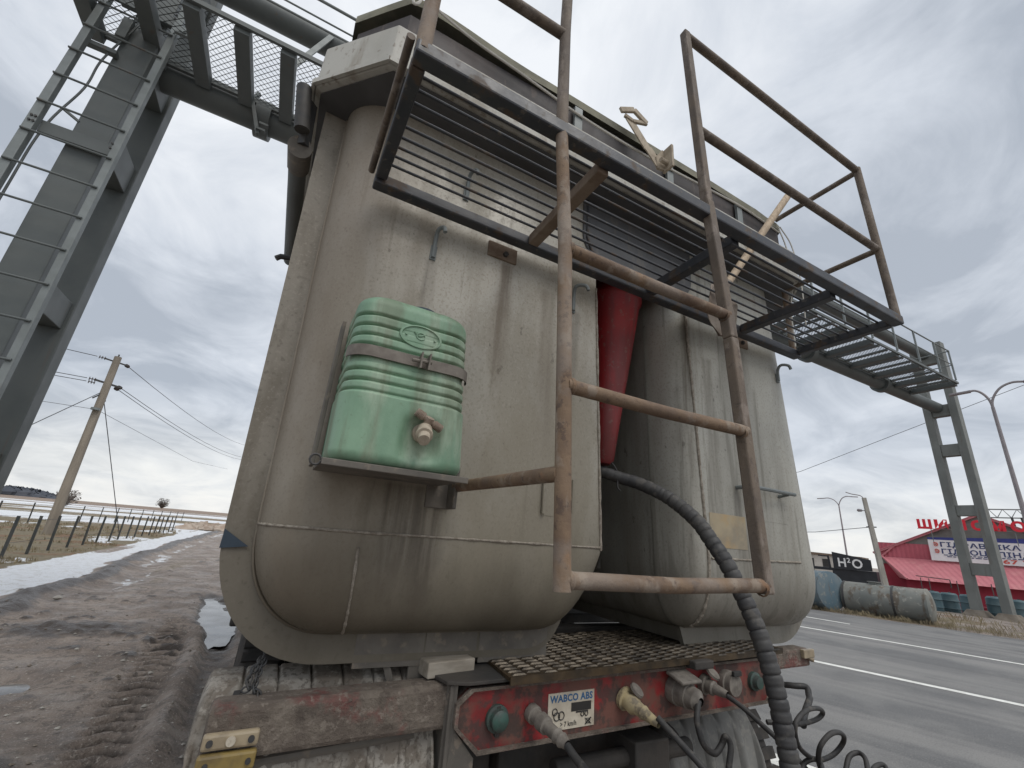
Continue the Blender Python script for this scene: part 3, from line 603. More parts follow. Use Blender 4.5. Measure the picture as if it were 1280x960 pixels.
# roof box with chamfered corners, soffit included
plan = [(-0.20, 7.6), (-0.20, 1.41), (0.02, 1.18), (2.36, 1.18), (2.60, 1.41), (2.60, 7.6)]
mb = MB(); n = len(plan)
mb.add([(x, y, 1.50) for x, y in plan] + [(x, y, 1.70) for x, y in plan], [tuple(range(n)), tuple(range(n, 2 * n))[::-1]] + [(i, (i + 1) % n, n + (i + 1) % n, n + i) for i in range(n)])
rb_ = mb.build('hopper_rim', 'topbox', TR, smooth=0, bev=0.008)
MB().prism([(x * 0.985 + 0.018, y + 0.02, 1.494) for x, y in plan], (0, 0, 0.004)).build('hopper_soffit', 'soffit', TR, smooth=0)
mb = MB(); pl2 = [(-0.207, 4.0), (-0.207, 1.408), (0.017, 1.173), (2.363, 1.173), (2.607, 1.408), (2.607, 4.0)]
for a, b in zip(pl2[:-1], pl2[1:]): mb.bar((*a, 1.51), (*b, 1.51), 0.012, 0.022)
mb.build('hopper_lip', 'topbox', TR, smooth=0)
# tarp head board, tarp edge and cord
b1 = [(-0.12, 6.0), (-0.12, 1.49), (0.055, 1.30), (2.42, 1.29), (2.56, 1.5), (2.56, 6.0)]
mb = MB(); n = len(b1)
mb.add([(x, y, 1.70) for x, y in b1] + [(x, y, 1.955) for x, y in b1], [tuple(range(n, 2 * n))[::-1]] + [(i, i + 1, n + i + 1, n + i) for i in range(n - 1)])
mb.build('tarp_headboard', 'tarpboard', TR, smooth=0)
tpath = [(-0.142, 4.5), (-0.142, 2.5), (-0.142, 1.482), (-0.04, 1.375), (0.047, 1.286)] + [(x, 1.276) for x in np.linspace(0.10, 2.40, 24)] + [(2.44, 1.283), (2.578, 1.49), (2.578, 4.5)]
rows = []
for i, (x, y) in enumerate(tpath):
    sag = 0.016 * vnoise(np.array([x * 2.3]), np.array([y]), 5)[0] - 0.030 * sst(0.15, 0.6, np.array([x]))[0] - (0.012 if x > 2.2 else 0); ins = (Vector((1.2, 4.5, 0)) - Vector((x, y, 0))).normalized()
    rows.append([(x, y, 1.985 + sag), (x, y, 2.030 + sag), (x + ins.x * 0.03, y + ins.y * 0.03, 2.044 + sag), (x + ins.x * 0.5, y + ins.y * 0.5, 2.07 + sag)])
MB().grid(rows).build('tarp', 'tarp', TR, smooth=50)
mb = MB(); mb.tube(catmull([(0.06, 1.262, 2.06), (0.12, 1.26, 2.02), (0.3, 1.26, 1.965), (0.55, 1.26, 1.935), (0.86, 1.26, 1.895), (1.2, 1.26, 1.885), (1.45, 1.26, 1.895), (1.75, 1.26, 1.915), (2.05, 1.26, 1.93), (2.4, 1.27, 1.92)], 10), 0.006, 6)
mb.tube(catmull([(0.06, 1.25, 2.06), (0.045, 1.25, 2.0), (0.055, 1.25, 1.95), (0.075, 1.25, 1.98), (0.06, 1.25, 2.03)], 8), 0.006, 6); mb.build('tarp_cord', 'cord', TR)
for x in (0.845, 1.44, 2.0): MB().box((x, 1.266, 1.70), (x + 0.045, 1.284, 1.95)).build('board_stay', 'gantrylight', TR, smooth=0, bev=0.003)
# strap and lever lying over the tarp edge
mb = MB(); mb.bar((1.15, 1.235, 2.03), (1.25, 1.215, 1.87), 0.05, 0.006, (0, -1, 0)); mb.bar((1.25, 1.213, 1.875), (1.315, 1.205, 1.79), 0.052, 0.006, (0, -1, 0)); mb.build('tarp_strap', 'strapweb', TR, smooth=0)
mb = MB(); mb.bar((1.09, 1.23, 2.045), (1.17, 1.22, 2.085), 0.014, 0.03); mb.bar((1.17, 1.22, 2.085), (1.255, 1.22, 2.045), 0.014, 0.03); mb.bar((1.255, 1.22, 2.045), (1.17, 1.23, 2.02), 0.014, 0.02); mb.bar((1.17, 1.23, 2.02), (1.12, 1.235, 2.035), 0.014, 0.02); mb.build('ratchet_handle', 'strapweb', TR, smooth=0, bev=0.003)
mb = MB()
mb.prism([(1.30, 1.20, 1.765), (1.35, 1.20, 1.775), (1.356, 1.20, 1.895), (1.335, 1.20, 1.90), (1.29, 1.20, 1.83)], (0, 0.012, 0)); mb.box((1.345, 1.15, 1.765), (1.358, 1.212, 1.90)); mb.tube([(1.30, 1.18, 1.80), (1.345, 1.18, 1.80)], 0.012, 8)
mb.build('ratchet_bracket', 'strapweb', TR, smooth=0)
# side roll tube with end lever, left side of the hopper
mb = MB(); mb.tube([(-0.205, 1.52, 1.30), (-0.215, 1.8, 1.37), (-0.222, 2.6, 1.43)], 0.034, 14); mb.build('tarp_roll_tube', 'gantry', TR)
mb = MB(); mb.tube([(-0.200, 1.50, 1.29), (-0.206, 1.66, 1.33)], [0.042, 0.041], 14); mb.build('tape_wrap', 'greyplate', TR)
mb = MB(); mb.tube([(-0.235, 1.44, 1.50), (-0.205, 1.46, 1.33)], 0.026, 12); mb.bar((-0.205, 1.48, 1.48), (-0.19, 1.50, 1.30), 0.03, 0.035); mb.build('roll_lever', 'iron', TR)
mb = MB(); mb.tube([(-0.15, 1.9, 1.06), (-0.20, 1.9, 1.05), (-0.215, 1.9, 1.035)], 0.012, 8); mb.build('side_peg', 'iron', TR)
# hooks, tabs, handle bar on the rear faces
def hook(x, z, l, flip=1):
    mb = MB(); mb.tube(catmull([(x, Y0 - 0.008, z - l), (x, Y0 - 0.010, z - 0.02), (x, Y0 - 0.03, z + 0.005), (x + 0.012 * flip, Y0 - 0.055, z + 0.002), (x + 0.016 * flip, Y0 - 0.062, z - 0.02)], 6), 0.0075, 8)
    mb.box((x - 0.011, Y0 - 0.006, z - l - 0.008), (x + 0.011, Y0 + 0.003, z - l * 0.5)); return mb.build('hook', 'gantrylight', TR)
hook(0.308, 1.01, 0.10); hook(0.398, 1.32, 0.10); hook(0.915, 1.00, 0.10, 2.2); hook(2.285, 1.0, 0.08, 2.0)
for x, z in ((0.575, 1.045), (1.985, 1.075)):
    t_ = MB().box((x - 0.062, Y0 - 0.010, z - 0.035), (x + 0.062, Y0 + 0.003, z + 0.03)).build('platform_bracket', 'rustplate', TR, smooth=0, bev=0.003)
    mb = MB(); mb.tube([(x + 0.01, Y0 - 0.022, z - 0.012), (x + 0.01, Y0 - 0.008, z - 0.012)], 0.011, 6); mb.build('bolt', 'iron', t_)
mb = MB(); mb.tube(catmull([(1.86, 1.328, 0.298), (1.862, 1.29, 0.298), (1.885, 1.272, 0.30), (1.95, 1.27, 0.302), (2.23, 1.285, 0.305)], 6), 0.009, 8); mb.tube([(2.17, 1.332, 0.29), (2.175, 1.28, 0.30)], 0.008, 8); mb.build('handle_bar', 'gantrylight', TR)
mb = MB(); mb.tube(catmull([(1.875, 1.27, 0.30), (1.862, 1.26, 0.26), (1.845, 1.26, 0.225), (1.862, 1.26, 0.21), (1.878, 1.26, 0.235), (1.866, 1.26, 0.265), (1.89, 1.265, 0.285)], 8), 0.0035, 6); mb.build('wire_loop', 'wire', TR)
mb = MB(); mb.tube([(0.822, Y0 - 0.008, 0.205), (0.822, Y0 - 0.008, 0.085)], 0.007, 8); mb.tube([(0.945, Y0 - 0.006, 0.215), (0.945, Y0 - 0.006, 0.10)], 0.004, 6); mb.box((0.83, Y0 - 0.002, 0.08), (0.94, Y0 + 0.002, 0.215)); mb.build('weld_patch', 'tank', TR, smooth=30)
MB().box((1.665, Y0 - 0.002, 0.03), (1.90, Y0 + 0.002, 0.17)).build('stained_patch', mat('stained_patch', (0.36, 0.30, 0.20), (0.25, 0.215, 0.16), 9, rough=0.6, layers=[((0.42, 0.27, 0.11), 6, 0.5, 0.7, (1, 1, 1), 0.5)]), TR, smooth=0)
MB().box((2.02, Y0 - 0.002, 0.165), (2.21, Y0 + 0.002, 0.285)).build('weld_patch', 'tank2', TR, smooth=0)
# dark reflective triangle on the rim
MB().prism([(-0.098, 1.4895, -0.090), (-0.030, 1.4895, -0.082), (-0.097, 1.4895, -0.040)], (0, 0.005, 0)).build('dark_marker', 'lidblue', TR, smooth=0)

# ---- platform, grate, rails, ladder
ZP = 1.095
fr = MB(); fr.box((0.06, 0.782, ZP - 0.016), (2.405, 0.826, ZP + 0.028)); fr.box((0.06, 1.25, ZP - 0.030), (2.405, 1.295, ZP + 0.012))
fr.box((0.06, 0.828, ZP - 0.016), (0.098, 1.248, ZP + 0.024)); fr.box((2.365, 0.828, ZP - 0.018), (2.405, 1.248, ZP + 0.022))
fr = fr.build('platform_frame', 'darkpaint', TR, smooth=0, bev=0.006)
for x in (0.665, 1.275, 1.905): MB().box((x - 0.021, 0.828, ZP - 0.030), (x + 0.021, 1.248, ZP + 0.012)).build('crossbeam', 'rustplate' if x < 1 else 'darkpaint', fr, smooth=0, bev=0.004)
for k in range(9):
    y = 0.868 + k * 0.0425
    mb = MB(); mb.tube([(0.10, y, ZP + 0.018 + 0.002 * math.sin(k)), (1.2, y + 0.002 * math.sin(k * 2.1), ZP + 0.018), (2.365, y, ZP + 0.018)], 0.0048, 8); mb.build('grate_bar', 'darkpaint', fr)
def lad(name, pts, r, mt, n=None):
    mb = MB(); mb.tube(pts, r, 14); o = mb.build(name, mt, TR, smooth=50); return o
lad('ladder_post', [(0.514, 0.745, -0.088), (0.505, 0.775, 0.69), (0.491, 0.80, 1.10)], 0.0175, 'rust')
lad('ladder_post', [(0.491, 0.80, 1.11), (0.49, 0.81, 1.53), (0.50, 0.82, 2.35)], 0.0175, 'rustpost')
mb = MB(); mb.bar((1.117, 0.745, -0.082), (1.114, 0.772, 0.62), 0.033, 0.033, (0, 1, 0)); mb.bar((1.114, 0.772, 0.62), (1.098, 0.80, 1.15), 0.033, 0.033, (0, 1, 0)); mb.build('ladder_post', 'rustpost', TR, smooth=0, bev=0.005)
mb = MB(); mb.bar((1.098, 0.80, 1.10), (1.075, 0.82, 2.03), 0.031, 0.031, (0, 1, 0)); mb.build('rail_post', 'rustpost', TR, smooth=0, bev=0.005)
for z, y, x0, x1 in ((-0.068, 0.745, 0.514, 1.117), (0.325, 0.757, 0.512, 1.115), (0.695, 0.775, 0.505, 1.11)):
    o = lad('ladder_rung', [(x0, y, z), ((x0 + x1) / 2, y - 0.002, z - 0.002), (x1 + 0.004, y, z + 0.006)], 0.0165, 'rust')
    for xx in (x0 + 0.014, x1 - 0.012): MB().lathe((xx, y, z), (1, 0, 0), [(-0.006, 0.0175), (0, 0.0205), (0.006, 0.0175)], 12).build('weld_collar', 'rust', o)
lad('guard_rail', [(1.09, 0.82, 2.015), (2.385, 0.82, 2.015)], 0.0165, 'rustpost')
lad('guard_rail', [(1.09, 0.81, 1.495), (2.385, 0.81, 1.50)], 0.0165, 'rustpost')
lad('guard_rail', [(2.385, 0.82, 2.01), (2.385, 1.27, 2.005)], 0.0145, 'rustpost')
lad('guard_rail', [(2.385, 0.81, 1.50), (2.385, 1.27, 1.50)], 0.0145, 'rustpost')
lad('rail_post', [(2.385, 0.80, 1.10), (2.385, 0.82, 2.03)], 0.0175, 'rustpost')
lad('rail_post', [(2.375, 1.275, 1.08), (2.38, 1.275, 1.62)], 0.016, 'rust')
lad('rail_post', [(0.078, 0.80, 1.10), (0.078, 0.815, 2.03)], 0.020, 'rust')
lad('guard_rail', [(0.078, 0.81, 1.505), (0.49, 0.81, 1.515)], 0.0165, 'rustpost')
lad('guard_rail', [(0.078, 0.82, 2.015), (0.49, 0.82, 2.015)], 0.0165, 'rustpost')
lad('guard_rail', [(0.046, 0.80, 1.135), (0.046, 1.27, 1.115)], 0.011, 'rustpost')
mb = MB(); mb.tube(catmull([(2.40, 1.27, 1.96), (2.44, 1.26, 1.80), (2.43, 1.25, 1.58), (2.37, 1.25, 1.35), (2.36, 1.25, 1.12)], 10), 0.004, 6); mb.tube(catmull([(2.42, 1.27, 1.97), (2.5, 1.26, 1.85), (2.52, 1.25, 1.6), (2.50, 1.25, 1.3)], 10), 0.004, 6); mb.build('tarp_rope', 'cord', TR)
# ladder stay and its bracket
lad('ladder_stay', [(0.487, 1.29, 0.133), (0.507, 0.755, 0.131)], 0.0165, 'rust')
mb = MB(); mb.box((0.405, Y0 - 0.006, 0.065), (0.478, Y0 + 0.004, 0.19)); mb.box((0.472, 1.265, 0.065), (0.484, Y0 - 0.004, 0.19)); mb.build('stay_bracket', 'greyplate', TR, smooth=0, bev=0.003)
# canister shelf
mb = MB(); mb.box((0.078, 1.085, 0.130), (0.440, 1.328, 0.138)); mb.box((0.078, 1.083, 0.122), (0.440, 1.088, 0.138)); mb.box((0.066, 1.27, 0.138), (0.076, 1.328, 0.56))
sh = mb.build('canister_shelf', 'greyplate', TR, smooth=0, bev=0.002)
mb = MB(); mb.tube([(0.066 + 0.012 * math.cos(a), 1.10, 0.133 + 0.012 * math.sin(a)) for a in np.linspace(0, 6.0, 12)], 0.003, 6); mb.build('shelf_eye', 'iron', sh)
# hydraulic cylinder in the recess
mb = MB(); ax0 = Vector((1.325, 1.52, 1.42)); ax1 = Vector((1.222, 1.50, 0.33))
L_ = (ax1 - ax0).length
mb.lathe(ax0, ax1 - ax0, [(-0.02, 0.0), (-0.02, 0.135), (0.24, 0.128), (0.25, 0.132), (0.27, 0.132), (0.28, 0.122), (0.6, 0.092), (0.9, 0.062), (L_ - 0.02, 0.046), (L_, 0.03), (L_, 0.0)], 28)
mb.build('hydraulic_cylinder', 'red', TR, smooth=40)

# ---- tail beam, tread plate, mudguards, wheels
K = 0.023
def tb(mb, name, mt, par=None, **k): return mb.tilt(K).build(name, mt, par or TR, **k)
hp = [(0.588, -0.472), (0.588, -0.530), (0.665, -0.602), (1.985, -0.602), (2.055, -0.530), (2.055, -0.472), (2.015, -0.438), (0.63, -0.438)]
mb = MB(); mb.prism([(x, 1.365, z) for x, z in hp], (0, 0.012, 0))
beam = tb(mb, 'tail_beam', 'redbeam', smooth=0)
mb = MB()
for a, b in zip(hp, hp[1:] + hp[:1]):
    mb.bar((a[0], 1.372, a[1]), (b[0], 1.372, b[1]), 0.036, 0.008, (0, -1, 0))
mb.v = [(x, y, z) for x, y, z in mb.v]
mb = MB(); cxm = 1.32; czm = -0.52
inn = [(cxm + (x - cxm) * 0.985, czm + (z - czm) * 0.90) for x, z in hp]
mb.grid([[(x, 1.352, z) for x, z in hp + hp[:1]], [(x, 1.352, z) for x, z in inn + inn[:1]], [(x, 1.366, z) for x, z in inn + inn[:1]]])
mb.grid([[(x, 1.352, z) for x, z in hp + hp[:1]], [(x, 1.55, z) for x, z in hp + hp[:1]]])
tb(mb, 'beam_rim', 'dirtybeam', beam, smooth=0)
mb = MB(); mb.box((-0.02, 1.39, -0.545), (0.585, 1.48, -0.432)); tb(mb, 'beam_arm', 'dirtybeam', beam, smooth=0, bev=0.014)
mb = MB(); mb.box((2.055, 1.39, -0.505), (2.365, 1.47, -0.432)); tb(mb, 'beam_arm', 'dirtybeam', beam, smooth=0, bev=0.01)
mb = MB(); mb.prism([(0.575, 1.38, -0.425), (0.592, 1.362, -0.425), (0.592, 1.362, -0.535), (0.66, 1.362, -0.61), (0.66, 1.362, -0.75), (0.575, 1.38, -0.75)], (-0.006, 0.01, 0)); tb(mb, 'web_plate', 'greyplate', beam, smooth=0)
mb = MB(); mb.prism([(0.573, 1.37, -0.43), (0.573, 1.37, -0.72), (0.573, 1.75, -0.72), (0.573, 1.75, -0.43)], (0.012, 0, 0)); tb(mb, 'web_plate', 'greyplate', beam, smooth=0, bev=0.003)
mb = MB(); mb.prism([(0.48, 1.50, -0.40), (0.48, 1.50, -0.60), (0.575, 1.50, -0.60), (0.575, 1.50, -0.40)], (0, 0.012, 0)); tb(mb, 'support_plate', 'greyplate', smooth=0, bev=0.002)
mb = MB(); mb.prism([(0.44, 1.7, -0.33), (0.44, 1.7, -0.62), (0.56, 1.7, -0.62), (0.56, 1.7, -0.33)], (0, 0.012, 0)); tb(mb, 'support_plate', 'greyplate', smooth=0, bev=0.002)
mb = MB(); mb.bar((0.395, 1.52, -0.35), (0.44, 1.50, -0.47), 0.012, 0.02); tb(mb, 'support_plate', 'greyplate', smooth=0, bev=0.002)
mb = MB(); mb.prism([(0.56, 1.37, -0.428), (0.62, 1.345, -0.428), (0.80, 1.345, -0.428), (0.80, 1.62, -0.428), (0.50, 1.62, -0.428)], (0, 0, 0.010)); tb(mb, 'step_plate', 'chassis', smooth=0, bev=0.002)
# tread plate with raised studs
mb = MB(); mb.prism([(0.735, 1.315, -0.418), (2.09, 1.345, -0.418), (2.17, 1.80, -0.418), (0.775, 1.80, -0.418)], (0, 0, 0.010)); mb.bar((0.735, 1.313, -0.416), (2.09, 1.343, -0.416), 0.006, 0.022)
tp = tb(mb, 'tread_plate', 'tread', smooth=0)
mb = MB()
for i in range(24):
    for j in range(16):
        x = 0.775 + i * 0.057; y = 1.336 + j * 0.030 + (0.015 if i % 2 else 0)
        if x > 2.08 or y > 1.79: continue
        s1, s2 = (0.025, 0.0075)
        z0 = -0.408; z1 = -0.4035
        mb.add([(x - s1, y - s2, z0), (x + s1, y - s2, z0), (x + s1, y + s2, z0), (x - s1, y + s2, z0), (x - s1 * .7, y - s2 * .6, z1), (x + s1 * .7, y - s2 * .6, z1), (x + s1 * .7, y + s2 * .6, z1), (x - s1 * .7, y + s2 * .6, z1)], [(4, 5, 6, 7), (0, 1, 5, 4), (1, 2, 6, 5), (2, 3, 7, 6), (3, 0, 4, 7)])
tb(mb, 'tread_studs', 'treadtop', tp, smooth=0)
mb = MB(); mb.box((1.50, 1.30, -0.440), (1.60, 1.35, -0.412)); tb(mb, 'plate_latch', 'chassis', smooth=0, bev=0.005)
# marker lamps
def lampset(x, s=1):
    mb = MB(); mb.box((x - 0.058, 1.372, -0.513), (x + 0.058, 1.392, -0.480)); o = tb(mb, 'marker_lamp', 'clear', beam, smooth=0, bev=0.006)
    for dx in (-0.042, 0.042):
        mb = MB(); mb.tube([(x + dx, 1.366, -0.496), (x + dx, 1.374, -0.496)], 0.007, 10); tb(mb, 'screw', 'iron', o)
    mb = MB(); mb.tube([(x, 1.367, -0.496), (x, 1.374, -0.496)], 0.010, 12); tb(mb, 'bulb_window', 'sticker', o)
lampset(0.040)
mb = MB(); mb.box((-0.02, 1.366, -0.556), (0.10, 1.388, -0.518)); o = tb(mb, 'reflector', 'amber', beam, smooth=0, bev=0.006)
for dx in (0.0, 0.085):
    mb = MB(); mb.tube([(dx, 1.360, -0.537), (dx, 1.368, -0.537)], 0.006, 10); tb(mb, 'screw', 'iron', o)
mb = MB(); mb.box((2.295, 1.372, -0.468), (2.375, 1.393, -0.432)); mb.prism([(2.33, 1.372, -0.468), (2.37, 1.372, -0.468), (2.365, 1.372, -0.488), (2.35, 1.372, -0.478)], (0, 0.02, 0)); o = tb(mb, 'marker_lamp', 'clear', beam, smooth=0, bev=0.004); o['label'] = 'broken yellowed marker lamp'
# sockets along the beam
def lathe_part(name, c, ax, prof, mt, par, seg=18):
    mb = MB(); mb.lathe(c, ax, prof, seg); return tb(mb, name, mt, par, smooth=45)
F_ = (0, -1, 0); YB = 1.366
o = lathe_part('coupling_cap', (0.725, YB, -0.522), F_, [(0, 0.036), (0.012, 0.036), (0.014, 0.028), (0.03, 0.027), (0.036, 0.020), (0.038, 0)], 'socketgreen', beam)
mb = MB(); mb.bar((0.725, YB - 0.008, -0.49), (0.725, YB - 0.008, -0.565), 0.012, 0.014); tb(mb, 'cap_strap', 'chassis', o, smooth=0)
d1 = Vector((0.15, -1, -0.18))
o = lathe_part('air_coupling', (0.845, YB, -0.520), d1, [(0, 0.026), (0.02, 0.026), (0.022, 0.020), (0.045, 0.020), (0.047, 0.025), (0.075, 0.024), (0.078, 0.018), (0.12, 0.017), (0.122, 0.021), (0.128, 0.017), (0.14, 0.017), (0.142, 0.02), (0.15, 0.016), (0.165, 0.012)], 'socketgrey', beam)
o = lathe_part('air_coupling', (1.215, YB, -0.515), Vector((0.10, -1, -0.22)), [(0, 0.036), (0.015, 0.036), (0.018, 0.027), (0.05, 0.029), (0.058, 0.022), (0.085, 0.019), (0.088, 0.022), (0.10, 0.017), (0.13, 0.014), (0.15, 0.010)], 'socketyellow', beam); o['label'] = 'yellow air coupling'
mb = MB(); mb.lathe((1.236, YB - 0.040, -0.487), (0.3, -0.6, 0.75), [(0, 0), (0, 0.026), (0.008, 0.024), (0.010, 0)], 18); tb(mb, 'coupling_flap', 'socketgrey', o)
o = lathe_part('trailer_socket', (1.455, YB, -0.508), Vector((0.05, -1, -0.10)), [(0, 0.048), (0.03, 0.048), (0.032, 0.043), (0.07, 0.041), (0.072, 0.036), (0.10, 0.034), (0.102, 0.028), (0.115, 0.014)], 'socketgrey', beam, 22)
mb = MB(); mb.box((1.405, YB - 0.09, -0.466), (1.505, YB - 0.01, -0.454), rot=Matrix.Rotation(R(14), 3, 'X')); tb(mb, 'socket_flap', 'socketgrey', o, smooth=0, bev=0.005)
o = lathe_part('air_coupling', (1.61, YB, -0.505), Vector((0.12, -1, -0.12)), [(0, 0.034), (0.018, 0.034), (0.02, 0.024), (0.045, 0.026), (0.05, 0.019), (0.075, 0.016), (0.10, 0.012)], 'socketgrey', beam)
mb = MB(); mb.lathe((1.63, YB - 0.03, -0.468), (0.2, -0.6, 0.75), [(0, 0), (0, 0.028), (0.008, 0.026), (0.010, 0)], 18); tb(mb, 'coupling_flap', 'socketgrey', o)
o = lathe_part('trailer_socket', (1.735, YB, -0.510), F_, [(0, 0.044), (0.025, 0.044), (0.027, 0.038), (0.05, 0.037), (0.052, 0.0)], 'socketgrey', beam, 20); o['label'] = 'round capped socket'
mb = MB(); mb.box((1.715, YB - 0.062, -0.478), (1.76, YB - 0.048, -0.46)); tb(mb, 'socket_flap', 'chassis', o, smooth=0, bev=0.003)
lathe_part('coupling_cap', (1.905, YB, -0.520), F_, [(0, 0.034), (0.015, 0.034), (0.018, 0.026), (0.035, 0.022), (0.037, 0)], 'socketgreen', beam)
# sticker
mb = MB(); mb.box((0.905, 1.362, -0.578), (1.085, 1.3652, -0.478)); st = tb(mb, 'warning_sticker', 'sticker', beam, smooth=0)
mb = MB(); text(mb, 'WABCO ABS', (0.910, 1.3614, -0.503), (1, 0, 0), (0, 0, 1), 0.019, 0.168, bold=0.035); tb(mb, 'sticker_lettering', 'inkblue', st, smooth=0)
mb = MB(); text(mb, '> 7 km/h', (0.952, 1.3614, -0.570), (1, 0, 0), (0, 0, 1), 0.013, 0.062)
mb.box((0.993, 1.361, -0.533), (1.072, 1.362, -0.509)); mb.box((1.012, 1.361, -0.538), (1.06, 1.362, -0.534))
for cx_, cz_, r_ in ((0.930, -0.528, 0.009), (0.938, -0.541, 0.011), (0.955, -0.540, 0.011), (1.037, -0.543, 0.006), (1.053, -0.543, 0.006)):
    mb.tube([(cx_ + r_ * math.cos(a), 1.3608, cz_ + r_ * math.sin(a)) for a in np.linspace(0, 2 * math.pi, 17)], 0.0016, 4)
for a, b in (((1.048, -0.572), (1.072, -0.555)), ((1.048, -0.555), (1.072, -0.572))): mb.bar((a[0], 1.361, a[1]), (b[0], 1.361, b[1]), 0.002, 0.004, (0, -1, 0))
mb.tube([(x, 1.3608, z) for x, z in ((1.052, -0.57), (1.068, -0.57), (1.068, -0.557), (1.052, -0.557), (1.052, -0.57))], 0.0012, 4)
tb(mb, 'sticker_pictogram', 'inkblack', st, smooth=0)
# mudguards: a flat topped arch with long grooves
def mudguard(x0, x1, yc, half, ztop, drop, mt, ngroove, gw=0.09, gd=0.016, t0=-1.0, t1=1.0):
    rows = []; N_ = 60
    xs_ = np.linspace(x0, x1, ngroove * 28 + 1)
    for i in range(N_ + 1):
        t = t0 + (t1 - t0) * i / N_; y = yc + half * math.copysign(abs(t) ** 1.0, t)
        z = ztop - drop * (1 - max(0, 1 - abs(t) ** 9) ** 0.5)
        nrm = Vector((0, (t ** 8) * 2.0, 1)).normalized(); rw = []
        for x in xs_:
            u = (x - x0) / (x1 - x0) * ngroove; g = abs((u % 1.0) - 0.5); dpt = 0.0
            e = min(u, ngroove - u)
            if 0.25 < u < ngroove - 0.25: dpt = -gd * max(0, 1 - ((0.5 - g) / gw) ** 2) if (0.5 - g) < gw else 0
            lip = -0.05 * max(0, 1 - e / 0.14) ** 1.5
            rw.append(Vector((x, y, z)) + nrm * (dpt + lip))
        rows.append(rw)
    mb = MB(); mb.grid(rows); mb.tilt(K); o = mb.build('mudguard', mt, TR, smooth=60)
    so = o.modifiers.new('thick', 'SOLIDIFY'); so.thickness = 0.006; return o
mg = mudguard(-0.045, 0.56, 1.98, 0.585, -0.412, 0.62, 'mudguard', 7, t1=-0.60)
mb = MB(); mb.prism(rrect(0.015, 1.455, 0.035, 1.51, 0.008, 0) and [(0.018, 1.455, -0.452), (0.034, 1.452, -0.450), (0.04, 1.50, -0.437), (0.024, 1.505, -0.439)], (0, 0, 0.006)); tb(mb, 'slot', 'inkblack', mg, smooth=0)
mb = MB(); mb.box((0.40, 1.57, -0.424), (0.435, 1.60, -0.414)); tb(mb, 'slot', 'inkblack', mg, smooth=0)
mudguard(1.53, 2.14, 1.97, 0.45, -0.655, 0.55, 'mudguardgrey', 6, gw=0.20, gd=0.034)
mb = MB(); mb.box((0.06, 1.45, -0.60), (0.40, 1.50, -0.575)); mb.box((0.13, 1.43, -0.66), (0.145, 1.47, -0.575)); mb.tube([(0.0, 1.44, -0.575), (0.5, 1.44, -0.56)], 0.012, 8); tb(mb, 'mudguard_bracket', 'greyplate', smooth=0)
mb = MB(); mb.box((0.12, 1.46, -0.90), (0.40, 1.50, -0.62)); tb(mb, 'spray_flap', 'greyplate', smooth=0, bev=0.01)
# chassis and wheels
mb = MB(); mb.box((0.72, 1.6, -0.80), (0.84, 7.6, -0.45)); mb.box((1.56, 1.6, -0.80), (1.68, 7.6, -0.45)); mb.box((0.85, 1.56, -0.75), (1.55, 1.64, -0.50)); mb.box((0.85, 2.6, -0.75), (1.55, 2.7, -0.50)); mb.box((-0.05, 2.75, -0.52), (2.45, 7.5, -0.46))
mb.box((0.62, 2.02, -0.70), (2.40, 2.10, -0.395)); mb.build('chassis_frame', 'chassis', TR, smooth=0, bev=0.01)
mb = MB(); mb.tube([(0.1, 2.05, -0.95), (2.3, 2.05, -0.95)], 0.09, 16); mb.lathe((1.2, 2.05, -0.95), (1, 0, 0), [(-0.28, 0.1), (-0.15, 0.22), (0.15, 0.22), (0.28, 0.1)], 20); mb.build('rear_axle', 'chassis', TR)
mb = MB(); mb.box((1.30, 1.40, -0.78), (1.46, 1.62, -0.64)); mb.tube([(1.0, 1.46, -0.70), (1.62, 1.46, -0.70)], 0.03, 10); mb.tube([(1.50, 1.52, -0.74), (1.58, 1.52, -0.66)], 0.055, 14); mb.build('air_tank', 'chassis', TR, bev=0.006)
def wheel(x0, x1, y, z=-1.0, r=0.45):
    w = x1 - x0
    mb = MB(); mb.lathe((x0, y, z), (1, 0, 0), [(0, r * 0.58), (0, r * 0.80), (w * 0.10, r * 0.96), (w * 0.22, r), (w * 0.5, r * 1.005), (w * 0.78, r), (w * 0.90, r * 0.96), (w, r * 0.80), (w, r * 0.58)], 40)
    for k in range(40):
        a = 2 * math.pi * k / 40; c = Vector((x0 + w / 2, y + (r + 0.006) * math.cos(a), z + (r + 0.006) * math.sin(a)))
        tdir = Vector((0.35 if k % 2 else -0.35, -math.sin(a), math.cos(a)))
        mb.bar(c - Vector((w * 0.4, 0, 0)), c + Vector((w * 0.4, 0, 0)), 0.02, 0.045, tdir)
    ty = mb.build('wheel', 'tyre', TR, smooth=40)
    mb = MB(); mb.lathe((x0 + w * 0.1, y, z), (1, 0, 0), [(0, 0), (0.03, 0.13), (0.02, 0.15), (0.08, 0.22), (0.06, 0.27), (0.0, 0.29)], 28); mb.build('rim', 'greyplate', ty)
for y in (2.05, 3.45):
    for a in ((0.02, 0.27), (0.32, 0.55), (1.86, 2.09), (2.14, 2.38)): wheel(a[0], a[1], y)
# driver cab far at the front of the truck
mb = MB(); mb.prism([(0.05, 7.75, -0.6), (0.05, 9.5, -0.6), (0.05, 9.62, 0.2), (0.05, 9.35, 1.25), (0.05, 7.75, 1.35)], (2.3, 0, 0)); mb.build('cab', 'redbeam', TR, smooth=0, bev=0.06)
for a in ((0.05, 0.34), (2.05, 2.34)): wheel(a[0], a[1], 8.9)

